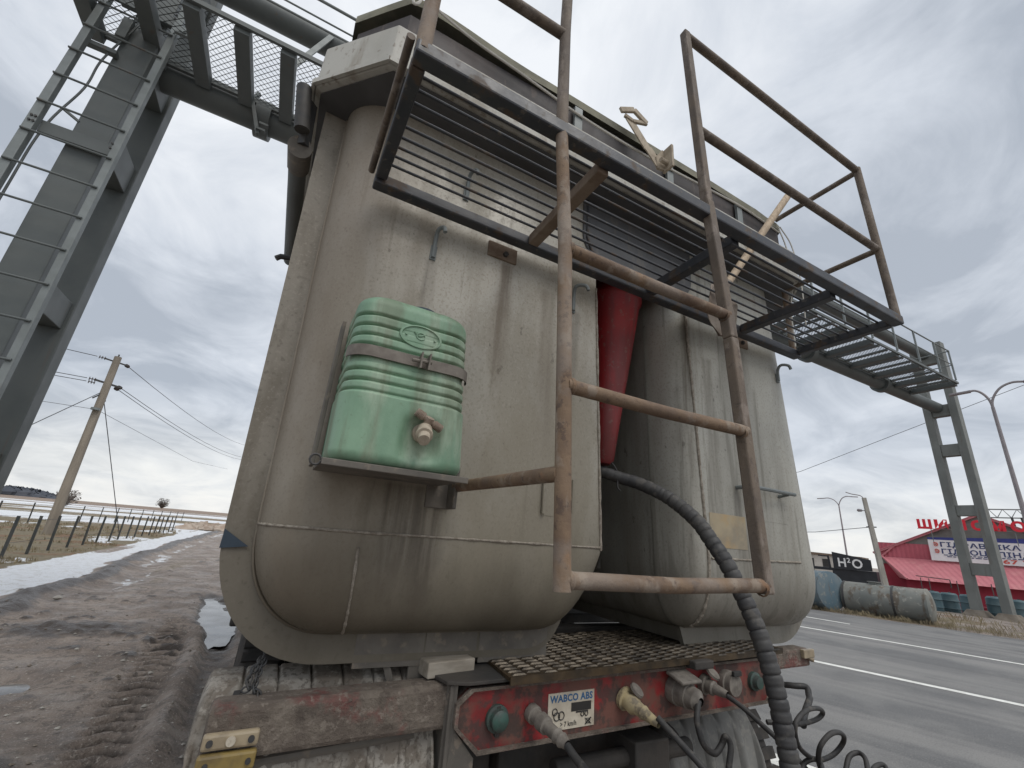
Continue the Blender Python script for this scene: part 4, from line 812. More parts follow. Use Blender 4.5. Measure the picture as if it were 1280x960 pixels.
# ------------------------------------------------------------------ things on, hanging from or plugged into the truck
# green water canister
CB = thing('water_canister', (0.25, 1.2, 0.139), 'dusty green ribbed plastic water canister with a tap, strapped to the tank rear', 'canister')
def ring(z, hw, d0, d1, cx_, rc, n=8):
    pts = []; y0, y1 = d0, d1
    for (px_, py_, a0) in ((cx_ + hw - rc, y0 + rc, -90), (cx_ + hw - 0.03, y1 - 0.03, 0), (cx_ - hw + 0.03, y1 - 0.03, 90), (cx_ - hw + rc, y0 + rc, 180)):
        rr_ = rc if py_ < (y0 + y1) / 2 else 0.03
        for k in range(n + 1):
            a = R(a0 + 90 * k / n); pts.append(Vector((px_ + rr_ * math.cos(a), py_ + rr_ * math.sin(a), z)))
    return pts
rows = []; zb, zt = 0.139, 0.600; nzr = 200
for i in range(nzr + 1):
    t = i / nzr; z = zb + (zt - zb) * t; hw = 0.172 - 0.012 * t; d = 0.0
    for c, dep, w in ((0.385, .0075, .008), (0.445, .0075, .008), (0.505, .0075, .008), (0.655, .0075, .0075), (0.715, .0075, .0075), (0.775, .0075, .0075), (0.84, .0075, .0075)):
        d += dep * math.exp(-((t - c) / w) ** 2)
    if 0.545 < t < 0.61: d += 0.004
    if t > 0.385 : d += 0.003
    e = 0.0
    if t > 0.90: e = 0.058 * (1 - math.sqrt(max(0, 1 - ((t - 0.90) / 0.10) ** 2)))
    if t < 0.06: e = 0.022 * (1 - math.sqrt(max(0, 1 - ((0.06 - t) / 0.06) ** 2)))
    rg = ring(z, hw - d - e, 1.085 + d + e, 1.318 - e * 0.3, 0.248 - 0.018 * t, 0.062 - e * 0.2)
    # tap recess in the front and gentle saddle at the top
    for q in rg:
        if q.y < 1.15:
            dx = (q.x - 0.283) / 0.045; dz = (q.z - 0.222) / 0.048; q.y += 0.020 * max(0, 1 - dx * dx) * math.exp(-dz ** 4) if abs(dx) < 1 else 0
    rows.append(rg)
def subdiv_front(rg):
    o = []
    for a, b in zip(rg, rg[1:] + rg[:1]):
        o.append(a); L_ = (b - a).length
        if L_ > 0.02:
            k = int(L_ / 0.010)
            for j in range(1, k): o.append(a.lerp(b, j / k))
    return o
nfix = None; rows2 = []
for rg in rows:
    o = []
    for idx, (a, b) in enumerate(zip(rg, rg[1:] + rg[:1])):
        o.append(a); k = 24 if idx == len(rg) - 1 else (4 if (b - a).length > 0.03 or idx in (8, 17, 26) else 1)
        for j in range(1, k): o.append(a.lerp(b, j / k))
    for q in o:
        if q.y < 1.13:
            dx = (q.x - 0.285) / 0.055; dz = (q.z - 0.215) / 0.05
            if abs(dx) < 1: q.y += 0.026 * (1 - dx * dx) ** 0.7 * math.exp(-dz ** 4)
    rows2.append(o)
mb = MB(); mb.grid(rows2, 0, True); mb.add(rows2[0], [tuple(range(len(rows2[0])))]); mb.add(rows2[-1], [tuple(range(len(rows2[-1])))[::-1]])
body = mb.build('canister_body', 'green', CB, smooth=60)
mb = MB(); ez = 0.492; ex = 0.243; rows_ = []
for k in range(41):
    a = 2 * math.pi * k / 40; rows_.append([(ex + 0.054 * math.cos(a) * s_, 1.0905 + dy, ez + 0.030 * math.sin(a) * s_) for s_, dy in ((1.12, 0.004), (1.08, -0.006), (0.98, -0.0065), (0.93, -0.001), (0.0, -0.002))])
mb.grid(rows_); mb.tube([(ex - 0.04, 1.088, ez), (ex - 0.04, 1.084, ez)], 0.003, 8); mb.tube([(ex + 0.04, 1.088, ez), (ex + 0.04, 1.084, ez)], 0.003, 8)
mb.tube([(ex + 0.012 * math.cos(a), 1.0875, ez + 0.003 + 0.010 * math.sin(a)) for a in np.linspace(0, 6.28, 14)], 0.0022, 5); mb.tube(catmull([(ex - 0.02, 1.087, ez + 0.012), (ex - 0.005, 1.087, ez + 0.002), (ex + 0.012, 1.087, ez + 0.011)], 6), 0.002, 5)
mb.build('oval_badge', 'green', body, smooth=50)
sb = MB(); rgo = ring(0.405, 0.1685, 1.083, 1.33, 0.2375, 0.062, 10); rgo2 = [Vector((q.x, q.y, q.z + 0.026)) for q in rgo]
rgi = [Vector((q.x, q.y + 0.0, q.z)) for q in rgo]; sel = [i for i in range(len(rgo))]
order = list(range(33, 44)) + list(range(0, 11)) if len(rgo) == 44 else sel
rin = [Vector((0.2375 + (q.x - 0.2375) * 0.985, q.y + (1.2 - q.y) * 0.02, q.z)) for q in rgo]; up_ = Vector((0, 0, 0.030))
sb.grid([[rgo[i] for i in order], [rgo[i] + up_ for i in order], [rin[i] + up_ for i in order], [rin[i] for i in order]])
so = sb.build('metal_strap', 'strap', CB, smooth=40)
mb = MB()
for dx in (0.246, 0.268): mb.prism([(dx, 1.080, 0.400), (dx, 1.080, 0.436), (dx, 1.055, 0.440), (dx, 1.058, 0.396)], (0.004, 0, 0))
mb.tube([(0.225, 1.068, 0.416), (0.278, 1.068, 0.420)], 0.005, 8); mb.build('strap_clamp', 'strap', so, smooth=0)
tapd = Vector((-0.18, -0.75, -0.62)).normalized(); t0 = Vector((0.287, 1.108, 0.236))
mb = MB(); mb.lathe(t0, (0, -1, -0.1), [(0, 0.024), (0.012, 0.024), (0.014, 0.015), (0.03, 0.015)], 18)
mb.lathe(t0 + Vector((0.002, -0.028, 0.006)), tapd, [(-0.012, 0.0), (-0.010, 0.013), (0.0, 0.0195), (0.022, 0.0185), (0.024, 0.0215), (0.034, 0.0215), (0.036, 0.0155), (0.058, 0.0145), (0.058, 0.0)], 20)
tp_ = mb.build('tap', 'tap', CB, smooth=40)
mb = MB(); c = t0 + Vector((0.008, -0.034, 0.030)); dv = Vector((0.85, 0.0, -0.42)).normalized()
mb.lathe(c, dv, [(-0.040, 0), (-0.040, 0.010), (-0.016, 0.011), (-0.014, 0.008), (0.014, 0.008), (0.016, 0.011), (0.040, 0.010), (0.040, 0)], 14)
for k in range(6):
    for sg in (-1, 1): mb.lathe(c + dv * sg * (0.018 + k * 0.0038), dv, [(-0.0012, 0.0108), (0, 0.0122), (0.0012, 0.0108)], 14)
mb.lathe(c, Vector((0.2, -0.5, 0.8)), [(-0.01, 0.0), (-0.01, 0.012), (0.008, 0.012), (0.010, 0.0)], 14); mb.build('tap_handle', 'tapwing', tp_, smooth=40)
mb = MB(); mb.lathe((0.262, 1.20, 0.592), (0, 0, 1), [(0, 0.055), (0.02, 0.055), (0.028, 0.045), (0.028, 0.0)], 24); mb.build('canister_lid', 'lidblue', CB)

# thick ribbed hose out of the recess and down behind the lowest rung
hp_ = catmull([(1.19, 1.60, 0.325), (1.215, 1.52, 0.304), (1.284, 1.46, 0.277), (1.339, 1.4, 0.254), (1.392, 1.3, 0.2), (1.425, 1.2, 0.118), (1.434, 1.14, 0.041), (1.438, 1.09, -0.028), (1.450, 1.06, -0.1), (1.462, 1.03, -0.180), (1.468, 1.0, -0.275), (1.472, 0.98, -0.377), (1.475, 0.97, -0.475), (1.473, 0.96, -0.584), (1.46, 0.95, -0.75)], 40)
def resample(P, d):
    o = [P[0]]; acc = 0
    for a, b in zip(P[:-1], P[1:]):
        L_ = (b - a).length; pos = d - acc
        while pos <= L_: o.append(a.lerp(b, pos / L_)); pos += d
        acc = (acc + L_) % d if L_ >= d - acc else acc + L_
    return o
hp_ = resample(hp_, 0.0046); rr_ = []
for i in range(len(hp_)):
    s_ = i * 0.0046; g = 1 - 0.16 * math.exp(-((((s_ / 0.0300) % 1) - 0.5) / 0.09) ** 2) if s_ > 0.36 else 1 - 0.05 * math.exp(-((((s_ / 0.034) % 1) - 0.5) / 0.12) ** 2)
    rr_.append(g * (0.0245 + 0.0035 * min(1, s_ / 0.5)))
mb = MB(); mb.tube(hp_, rr_, 20)
HS = mb.build('ribbed_hose', 'hose', smooth=50); tag(HS, 'thick black ribbed hose curving out of the tank recess past the red beam', 'hose')
mb = MB(); mb.lathe((1.195, 1.585, 0.322), Vector((0.07, -0.06, -0.03)), [(0, 0.036), (0.05, 0.036), (0.052, 0.030), (0.07, 0.030)], 18); mb.tube(catmull([(1.235, 1.50, 0.345), (1.255, 1.47, 0.33), (1.27, 1.46, 0.29), (1.262, 1.45, 0.235), (1.272, 1.445, 0.22)], 6), 0.004, 6)
mb.build('hose_clamp', 'black', HS)

def cable(name, pts, r, label, mt='black', n=10, ang=50):
    mb = MB(); mb.tube(catmull(pts, n), r, 10); o = mb.build(name, mt, smooth=60); return tag(o, label, 'cable')
cable('trailer_cable', [(0.868, 1.205, -0.530), (0.872, 1.17, -0.545), (0.876, 1.12, -0.560), (0.885, 1.02, -0.60), (0.90, 0.9, -0.68)], 0.011, 'straight dark cable plugged into the grey coupling left of the white sticker')
cable('trailer_cable', [(1.230, 1.225, -0.502), (1.243, 1.18, -0.53), (1.262, 1.14, -0.56), (1.282, 1.10, -0.592), (1.30, 1.02, -0.65), (1.31, 0.95, -0.73)], 0.010, 'dark cable running down from the yellow coupling in the middle of the red beam')
cable('trailer_cable', [(1.460, 1.26, -0.485), (1.440, 1.25, -0.505), (1.419, 1.235, -0.535), (1.425, 1.22, -0.589), (1.475, 1.22, -0.620), (1.513, 1.22, -0.600), (1.522, 1.21, -0.575), (1.532, 1.20, -0.60), (1.50, 1.19, -0.66), (1.47, 1.18, -0.74)], 0.010, 'black cable looping below the big flapped trailer socket')
cable('trailer_cable', [(1.622, 1.27, -0.483), (1.632, 1.22, -0.502), (1.645, 1.16, -0.535), (1.655, 1.10, -0.568), (1.66, 1.02, -0.62), (1.66, 0.95, -0.70)], 0.0085, 'thin dark cable from the small coupling beside the round capped socket, passing behind the hose')
# coiled lines hanging right of the hose
cpts = [(1.96, 1.345, -0.49), (1.965, 1.27, -0.468), (1.975, 1.235, -0.462), (2.01, 1.21, -0.462), (1.985, 1.19, -0.482), (1.92, 1.15, -0.478), (1.80, 1.10, -0.495), (1.70, 1.05, -0.505)]
cable('coiled_air_line', cpts, 0.011, 'short black elbowed air line bent out from the right end of the red beam', n=10)
cable('coiled_air_line', [(1.53, 1.06, -0.485), (1.595, 1.03, -0.483), (1.685, 1.047, -0.499), (1.783, 1.054, -0.498), (1.809, 1.044, -0.478), (1.75, 1.022, -0.454), (1.648, 0.998, -0.442), (1.567, 0.983, -0.456), (1.548, 0.983, -0.482), (1.581, 0.998, -0.529), (1.661, 1.017, -0.573), (1.736, 1.028, -0.594), (1.806, 1.025, -0.586), (1.831, 1.006, -0.553), (1.798, 0.981, -0.52), (1.734, 0.962, -0.497), (1.676, 0.956, -0.496), (1.64, 0.966, -0.524), (1.651, 0.984, -0.565), (1.684, 1.0, -0.603), (1.702, 1.0, -0.634), (1.73, 0.99, -0.648), (1.755, 0.975, -0.635), (1.764, 0.972, -0.607), (1.816, 0.983, -0.578), (1.85, 0.973, -0.567), (1.843, 0.951, -0.571), (1.8, 0.926, -0.588), (1.765, 0.911, -0.62), (1.775, 0.92, -0.65), (1.81, 0.935, -0.65), (1.84, 0.94, -0.628), (1.874, 0.948, -0.605), (1.932, 0.955, -0.601), (1.947, 0.946, -0.606), (1.905, 0.924, -0.628), (1.88, 0.91, -0.67), (1.90, 0.9, -0.72)], 0.0072, 'springy black coiled air line with open loops hanging over the road beside the hose', n=8)
cable('coiled_air_line', [(1.60, 1.0, -0.66), (1.585, 1.0, -0.625), (1.614, 1.016, -0.601), (1.644, 1.022, -0.587), (1.674, 1.011, -0.578), (1.668, 0.988, -0.582), (1.626, 0.963, -0.605), (1.62, 0.95, -0.65)], 0.0072, 'small black loop of air line at the photo bottom, between hose and the open coils', n=8)
# chain on the left mudguard
CH = thing('chain', (0.07, 1.47, -0.45), 'rusty link chain hanging from the tank onto the left mudguard', 'chain')
cp = catmull([(0.095, 1.56, -0.335), (0.080, 1.52, -0.365), (0.070, 1.49, -0.395), (0.068, 1.46, -0.420), (0.085, 1.45, -0.432), (0.078, 1.43, -0.442), (0.072, 1.425, -0.462)], 20)
cp2 = catmull([(0.085, 1.54, -0.35), (0.062, 1.50, -0.375), (0.050, 1.48, -0.40), (0.055, 1.46, -0.418), (0.045, 1.46, -0.42)], 20)
for path in (resample(cp, 0.014), resample(cp2, 0.014)):
    for i in range(len(path) - 1):
        c = (path[i] + path[i + 1]) / 2; d = (path[i + 1] - path[i]).normalized(); s_ = d.cross(Vector((0.3, 1, 0.1))).normalized()
        if i % 2: s_ = d.cross(s_).normalized()
        mb = MB(); mb.tube([c + d * 0.0115 * math.cos(a) + s_ * 0.0068 * math.sin(a) for a in np.linspace(0, 2 * math.pi, 13)], 0.0026, 5, caps=False); mb.build('chain_link', 'iron', CH, smooth=60)
# block of wood lying on the step plate
mb = MB(); mb.box((0.515, 1.44, -0.428), (0.675, 1.53, -0.385), rot=Matrix.Rotation(R(6), 3, 'Z')); mb.tilt(K); o = mb.build('wood_block', 'woodblock', smooth=0, bev=0.004)
tag(o, 'grey split block of wood lying on the step beside the tread plate', 'block')
# shovel stood on the platform
SV = thing('shovel', (1.58, 1.16, 0.92), 'shovel with pale wooden handle stuck upright through the platform grate', 'shovel')
a0 = Vector((2.36, 1.17, 2.10)); a1 = Vector((1.66, 1.15, 1.20))
mb = MB(); mb.tube([a0, a0.lerp(a1, 0.5), a1], [0.0205, 0.020, 0.018], 14); mb.build('handle', 'wood', SV)
dn = (a1 - a0).normalized(); sd = dn.cross(Vector((0, -1, 0))).normalized(); rows = []
dn0 = dn; a2 = Vector((1.635, 1.15, 1.17)); dn = (Vector((1.555, 1.135, 0.905)) - a2).normalized(); sd = dn.cross(Vector((0, -1, 0))).normalized()
mb = MB(); mb.tube([a1 - dn0 * 0.03, a1 + dn0 * 0.03, a2 + dn * 0.06], [0.022, 0.020, 0.014], 12); mb.build('socket', 'blade', SV)
for i in range(13):
    t = i / 12; w = 0.092 * (1.0 if t > 0.06 else 0.75) * (1 if t < 0.72 else math.sqrt(max(0, 1 - ((t - 0.72) / 0.28) ** 2)) + 0.02)
    rows.append([a2 + dn * (0.02 + 0.262 * t) + sd * w * q + Vector((0, -0.012 * q * q * 1.0, 0)) for q in np.linspace(-1, 1, 9)])
mb = MB(); mb.grid(rows); bl = mb.build('blade', 'blade', SV, smooth=60); x = bl.modifiers.new('t', 'SOLIDIFY'); x.thickness = 0.003

# ------------------------------------------------------------------ gantry over the road
GA = thing('road_gantry', (10.7, 7.75, G), 'tall grey steel gantry spanning the road with a mesh walkway and caged ladder column', 'gantry')
XL, XRc = -3.37, 25.1
for xc, yfar in ((XL, 8.3), (XRc, 8.08)):
    for yc in (7.2, yfar):
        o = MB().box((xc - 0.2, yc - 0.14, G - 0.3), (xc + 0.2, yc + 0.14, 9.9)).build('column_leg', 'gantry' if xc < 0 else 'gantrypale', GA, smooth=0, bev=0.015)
    for z0, z1 in ((0.05, 0.5), (2.3, 2.72), (4.75, 5.25), (6.50, 7.0), (8.95, 9.35)):
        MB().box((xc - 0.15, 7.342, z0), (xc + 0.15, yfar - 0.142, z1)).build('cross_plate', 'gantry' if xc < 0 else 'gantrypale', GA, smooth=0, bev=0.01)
    for yc in (7.2, yfar):
        mb = MB(); a = 0.62; b = 0.24
        mb.add([(xc - a, yc - a * .8, G - 0.2), (xc + a, yc - a * .8, G - 0.2), (xc + a, yc + a * .8, G - 0.2), (xc - a, yc + a * .8, G - 0.2), (xc - b, yc - b, G + 0.24), (xc + b, yc - b, G + 0.24), (xc + b, yc + b, G + 0.24), (xc - b, yc + b, G + 0.24)], [(4, 5, 6, 7), (0, 1, 5, 4), (1, 2, 6, 5), (2, 3, 7, 6), (3, 0, 4, 7)])
        mb.build('footing', 'footing', GA, smooth=0, bev=0.03)
for zc, nm in ((6.90, 'lower_tube'), (9.45, 'upper_tube')):
    mb = MB(); mb.tube([(XL - 0.3, 7.75, zc), (XRc + 0.4, 7.75, zc)], 0.235, 24); mb.build(nm, 'gantry', GA, smooth=40)
for x in (-1.7, 15.3, 20.2):
    mb = MB(); mb.lathe((x, 7.75, 6.90), (1, 0, 0), [(-0.12, 0.235), (-0.12, 0.33), (0.12, 0.33), (0.12, 0.235)], 24); mb.build('tube_flange', 'gantry', GA, smooth=30)
# walkway cantilevered on the near side of the lower tube
ZF = 7.02; Y1, Y2 = 6.08, 7.42
def xmesh(x0, x1, y0, y1, z, pitch=0.105, wd=0.011):
    mb = MB(); ny_ = int((y1 - y0) / 0.052); nx_ = int((x1 - x0) / pitch)
    for j in range(ny_ + 1):
        y = y0 + (y1 - y0) * j / ny_; px_ = []
        for i in range(nx_ * 2 + 1):
            x = x0 + (x1 - x0) * i / (nx_ * 2); s_ = 1 if (i + j) % 2 else -1
            px_.append((x, min(max(y + s_ * 0.024, y0), y1)))
        for (xa, ya), (xb, yb) in zip(px_[:-1], px_[1:]):
            mb.add([(xa, ya - wd / 2, z), (xb, yb - wd / 2, z), (xb, yb + wd / 2, z), (xa, ya + wd / 2, z)], [(0, 1, 2, 3)])
    return mb
xb = -4.05; k = 0
beams = [-4.05, -3.25, -2.62, -1.98, -1.34, -0.70, 0.2, 1.6, 3.2, 4.8, 6.4, 8.0, 9.6, 11.2, 12.8, 14.4, 16.0, 17.6, 19.2, 20.8, 22.05]
for x in beams:
    MB().box((x - 0.105, Y1 + 0.03, ZF - 0.20), (x + 0.105, Y2 + 0.08, ZF - 0.008)).build('walkway_beam', 'gantry', GA, smooth=0, bev=0.006)
for a, b in zip(beams[:5], beams[1:6]): xmesh(a + 0.115, b - 0.115, Y1 + 0.07, Y2, ZF - 0.03, 0.10, 0.015).build('mesh_panel', 'gantry', GA, smooth=0)
for a, b in zip(beams[9:-1], beams[10:]):
    mb = MB()
    mb = xmesh(a + 0.08, b - 0.08, Y1 + 0.07, Y2, ZF - 0.02, 0.13, 0.020)
    jb = MB()
    for q in (0.33, 0.67): jb.box((a + (b - a) * q - 0.05, Y1 + 0.08, ZF - 0.09), (a + (b - a) * q + 0.05, Y2, ZF - 0.033))
    jb.build('floor_joist', 'gantry', GA, smooth=0)
    mb.build('floor_panel', 'gantrylight', GA, smooth=0)
mb = MB(); mb.box((-4.1, Y1 - 0.03, ZF - 0.12), (22.15, Y1 + 0.02, ZF - 0.04)); mb.box((-4.1, Y2, ZF - 0.10), (22.15, Y2 + 0.06, ZF + 0.0)); mb.build('edge_beam', 'gantry', GA, smooth=0)
for zc, r_ in ((ZF + 1.25, 0.025), (ZF + 0.66, 0.019)):
    mb = MB(); mb.tube([(-4.1, Y1, zc), (22.1, Y1, zc)], r_, 8); mb.tube([(22.1, Y1, zc), (22.1, Y2, zc)], r_, 8); mb.build('handrail', 'gantrylight', GA)
for x in [b for b in beams if b < -3 or b > 4] : MB().box((x - 0.025, Y1 - 0.025, ZF + 0.02), (x + 0.025, Y1 + 0.025, ZF + 1.26)).build('rail_post', 'gantrylight', GA, smooth=0)
for zc in (9.9, 10.35):
    mb = MB(); mb.tube([(-3.6, 8.0, zc), (5.5, 8.0, zc)], 0.02, 8); mb.build('cable_tray_rail', 'gantrylight', GA)
mb = MB(); mb.bar((-1.45, 7.30, 8.0), (-1.34, 7.0, 7.12), 0.10, 0.03, (0, -1, 0)); mb.bar((-1.45, 7.3, 8.0), (-1.05, 7.5, 9.4), 0.10, 0.03, (0, -1, 0)); mb.build('strut', 'gantrylight', GA, smooth=0)
mb = MB(); mb.bar((-1.86, 7.55, 7.25), (-1.90, 7.45, 6.95), 0.06, 0.06); mb.bar((-1.90, 7.45, 6.97), (-1.66, 7.45, 6.30), 0.06, 0.06)
for q in range(2): mb.box((-1.70 + 0.02 * q, 7.38, 6.36 + 0.13 * q), (-1.56 + 0.02 * q, 7.46, 6.40 + 0.13 * q))
mb.build('hanging_bracket', 'gantry', GA, smooth=0)
mb = MB(); mb.box((-2.95, 6.75, 6.95), (-2.65, 6.80, 7.10)); mb.tube([(-2.84, 6.73, 7.02), (-2.84, 6.82, 7.02)], 0.045, 16); mb.build('conduit_plate', 'gantrylight', GA, smooth=0)
# ladder on the near left column
YL = 6.90
for (x0, x1) in ((-3.92, -3.79), (-3.085, -2.985)):
    mb = MB(); mb.add([(x0 - (0.06 if x0 < -3.5 else -0.05) , YL - 0.05, G), (x1 - (0.06 if x0 < -3.5 else -0.02), YL - 0.05, G), (x1 + 0.05 * (x0 > -3.5), YL - 0.05, 8.3), (x0 + 0.05, YL - 0.05, 8.3), (x0 - (0.06 if x0 < -3.5 else -0.05), YL + 0.055, G), (x1 - (0.06 if x0 < -3.5 else -0.02), YL + 0.055, G), (x1 + 0.05 * (x0 > -3.5), YL + 0.055, 8.3), (x0 + 0.05, YL + 0.055, 8.3)], [(0, 1, 2, 3), (7, 6, 5, 4), (0, 4, 5, 1), (1, 5, 6, 2), (2, 6, 7, 3), (3, 7, 4, 0)])
    mb.build('ladder_stringer', 'gantrylight', GA, smooth=0, bev=0.008)
for q in range(18):
    z = 6.92 - 0.497 * q
    if z < G + 0.3: break
    mb = MB(); mb.tube([(-3.90, YL - 0.065, z + 0.01), (-2.975, YL - 0.065, z)], 0.0155, 8); mb.build('ladder_rung', 'gantry', GA)
for z in (4.62, 1.2, 7.3):
    mb = MB(); mb.box((-3.82, YL + 0.058, z - 0.07), (-2.98, YL + 0.10, z + 0.12)); mb.box((-3.75, YL + 0.10, z - 0.05), (-3.45, 7.06, z + 0.08)); mb.box((-3.3, YL + 0.10, z - 0.05), (-3.0, 7.06, z + 0.08)); lb_ = mb.build('ladder_bracket', 'gantry', GA, smooth=0, bev=0.006)
    for bx_ in (-3.87, -3.83, -3.04):
        for bz_ in (-0.02, 0.06): MB().lathe((bx_ , YL - 0.05, z + bz_), (0, -1, 0), [(0, 0.016), (0.018, 0.016), (0.018, 0.0)], 6).build('bolt', 'iron', lb_)
mb = MB(); mb.box((-3.95, 6.95, 6.25), (-3.50, 7.05, 6.32)); mb.box((-3.95, 6.95, 6.32), (-3.88, 7.05, 7.0)); mb.box((-3.62, 6.95, 6.6), (-3.50, 7.05, 7.0)); mb.build('ladder_bracket', 'gantry', GA, smooth=0, bev=0.006)
mb = MB(); mb.tube(catmull([(-3.45, 7.0, 7.0), (-3.62, 7.0, 6.1), (-3.64, 7.0, 5.5), (-3.80, 7.0, 4.6), (-3.82, 7.0, 3.2), (-3.86, 7.0, G + 0.2)], 8), 0.014, 6); mb.bar((-3.72, 7.0, 5.05), (-3.55, 7.06, 4.98), 0.03, 0.03); mb.build('conduit', 'gantry', GA)

# ------------------------------------------------------------------ across the road
UX = Vector((-DR[0], -DR[1], 0)); UZ = Vector((0, 0, 1)); FN = Vector((-NR[0], -NR[1], 0))
D = 44.0
BD = thing('tyre_shop', RP(-1.2, D + 4, G - 1.0), 'low red sheet metal tyre shop with white banner and red letters on top', 'building')
def quad(u0, u1, w0, w1, z0, z1): return [RP(u0, w0, z0), RP(u1, w0, z0), RP(u1, w1, z1), RP(u0, w1, z1)]
def wall(name, pts, mt, thick=0.12, par=BD, **k):
    mb = MB(); mb.prism([RP(u, w, z) for u, w, z in pts], tuple(Vector((NR[0], NR[1], 0)) * thick)); return mb.build(name, mt, par, smooth=0, **k)
def corrug(name, u0, u1, wfun, zfun, mt, pitch=0.22, amp=0.02, n=None, par=BD):
    """sheet with vertical ribs: for t in 0..1 (bottom to top) u range may change"""
    nn_ = int(abs(u1(0) - u0(0)) / pitch * 4); rows = []
    for t in (0.0, 1.0):
        rw = []
        for i in range(nn_ + 1):
            u = u0(t) + (u1(t) - u0(t)) * i / nn_; o = amp if (i % 4) in (0, 1) else 0
            q = RP(u, wfun(t) - o, zfun(t)); rw.append(q)
        rows.append(rw)
    mb = MB(); mb.grid(rows); return mb.build(name, mt, par, smooth=0)
pk, le, re_ = -1.17, 4.65, -7.0; zp, ze = 3.95, 1.12
wall('gable', [(le, D, 0.4), (re_, D, 0.4), (re_, D, ze), (pk, D, zp - 0.12), (le, D, ze)], 'gablegrey')
corrug('parapet', lambda t: 4.45, lambda t: re_, lambda t: D - 0.06, lambda t: 0.80 + 1.06 * t, 'wallpink', 0.26, 0.03)
rf = corrug('canopy_roof', lambda t: 3.0 + 1.35 * t, lambda t: -9.0, lambda t: 41.5 + 2.4 * t, lambda t: -0.52 + 1.38 * t, 'roofred', 0.30, 0.035)
mb = MB(); mb.add([RP(3.0, 41.5, -0.52), RP(4.35, 43.9, 0.86), RP(4.6, 44.0, 1.86), RP(4.8, 46, 0.9), RP(4.0, 46, -0.5)], [(0, 1, 2, 3, 4)]); mb.bar(RP(2.98, 41.45, -0.5), RP(4.35, 43.85, 0.90), 0.10, 0.10); mb.bar(RP(4.35, 43.85, 0.88), RP(3.3, 43.9, 1.86), 0.12, 0.10); mb.build('hip_end', 'roofred', BD, smooth=0)
wall('front_wall', [(3.1, 42.2, -2.9), (-9.0, 42.2, -2.9), (-9.0, 42.2, -0.35), (3.1, 42.2, -0.35)], 'wallred')
wall('side_wall', [(4.6, 44.1, -2.9), (3.0, 44.1, -2.9), (3.0, 44.1, 0.9), (4.6, 44.1, 0.9)], 'wallred')
mb = MB()
for a, b in (((le + 0.15, ze - 0.05), (pk, zp)), ((pk, zp), (re_, ze))): mb.bar(RP(a[0], D - 0.10, a[1]), RP(b[0], D - 0.10, b[1]), 0.16, 0.16)
mb.build('gable_trim', 'roofred', BD, smooth=0)
mb = MB()
mb.add([RP(le + .2, D - .2, ze - .05), RP(pk, D - .2, zp + .03), RP(pk, D + 14, zp + .03), RP(le + .2, D + 14, ze - .05), RP(re_, D - .2, ze), RP(re_, D + 14, ze)], [(0, 1, 2, 3), (1, 4, 5, 2)]); mb.build('roof', 'roofred', BD, smooth=0)
mb = MB(); mb.tube([RP(4.55, 44.3, -0.5), RP(4.6, 44.3, 2.05)], 0.10, 12); mb.tube([RP(4.6, 44.3, 1.9), RP(4.6, 44.3, 2.1)], 0.14, 12); mb.build('chimney_pipe', 'iron', BD)
mb = MB(); 
for u in (2.3, 1.9, 0.6, -0.9): mb.tube([RP(u, 41.1, -1.2), RP(u, 41.4, -0.35)], 0.025, 6)
mb.tube([RP(2.5, 41.2, -0.25), RP(0.9, 41.2, -0.32)], 0.03, 6); mb.tube([RP(0.9, 41.2, -0.32), RP(0.9, 41.2, -0.8)], 0.03, 6); mb.build('canopy_lamp_rail', 'iron', BD)
mb = MB(); mb.tube([RP(-9, 42.1, -1.75), RP(1.0, 42.1, -1.75)], 0.05, 6); mb.build('wall_rail', 'wallpink', BD)
# banner
bn = wall('banner', [(1.62, D - 0.45, 0.84), (-5.6, D - 0.45, 0.84), (-5.6, D - 0.45, 2.30), (1.62, D - 0.45, 2.30)], 'signwhite', 0.05)
mb = MB(); mb.prism([RP(1.62, D - 0.46, 2.20), RP(-5.6, D - 0.46, 2.20), RP(-5.6, D - 0.46, 2.58), RP(1.62, D - 0.46, 2.34)], tuple(Vector((NR[0], NR[1], 0)) * 0.06)); mb.build('banner_header', 'signblue', bn, smooth=0)
WB = D - 0.475
mb = MB(); text(mb, 'ГІДРАВЛІКА', RP(1.02, WB, 1.76), UX, UZ, 0.29, 3.7); text(mb, 'ГІДРОЦИЛІНДРИ', RP(1.02, WB, 1.32), UX, UZ, 0.29, 4.85); mb.build('banner_lettering', 'letterblue', bn, smooth=0)
mb = MB(); text(mb, '067 750', RP(-1.42, WB, 0.93), UX, UZ, 0.24, 2.15); mb.build('banner_number', 'letterorange', bn, smooth=0)
for z in (1.76, 1.32):
    mb = MB(); c = RP(1.26, WB, z + 0.145); mb.tube([Vector(c) + UX * 0.105 * math.cos(a) + UZ * 0.115 * math.sin(a) for a in np.linspace(-2.5, 2.5, 15)], 0.028, 6); mb.bar(Vector(c) - UX * 0.10, Vector(c) + UX * 0.06, 0.05, 0.05)
    mb.build('banner_mark', 'letterorange', bn, smooth=0)
mb = MB()
for z, u0, u1 in ((1.21, 0.95, -4.6), (1.11, 0.8, -1.0)): 
    u = u0
    while u > u1:
        l_ = 0.10 + 0.22 * random.random(); mb.prism([RP(u, WB, z), RP(u - l_, WB, z), RP(u - l_, WB, z + 0.05), RP(u, WB, z + 0.05)], tuple(FN * 0.004)); u -= l_ + 0.07
mb.build('banner_small_print', 'letterblue', bn, smooth=0)
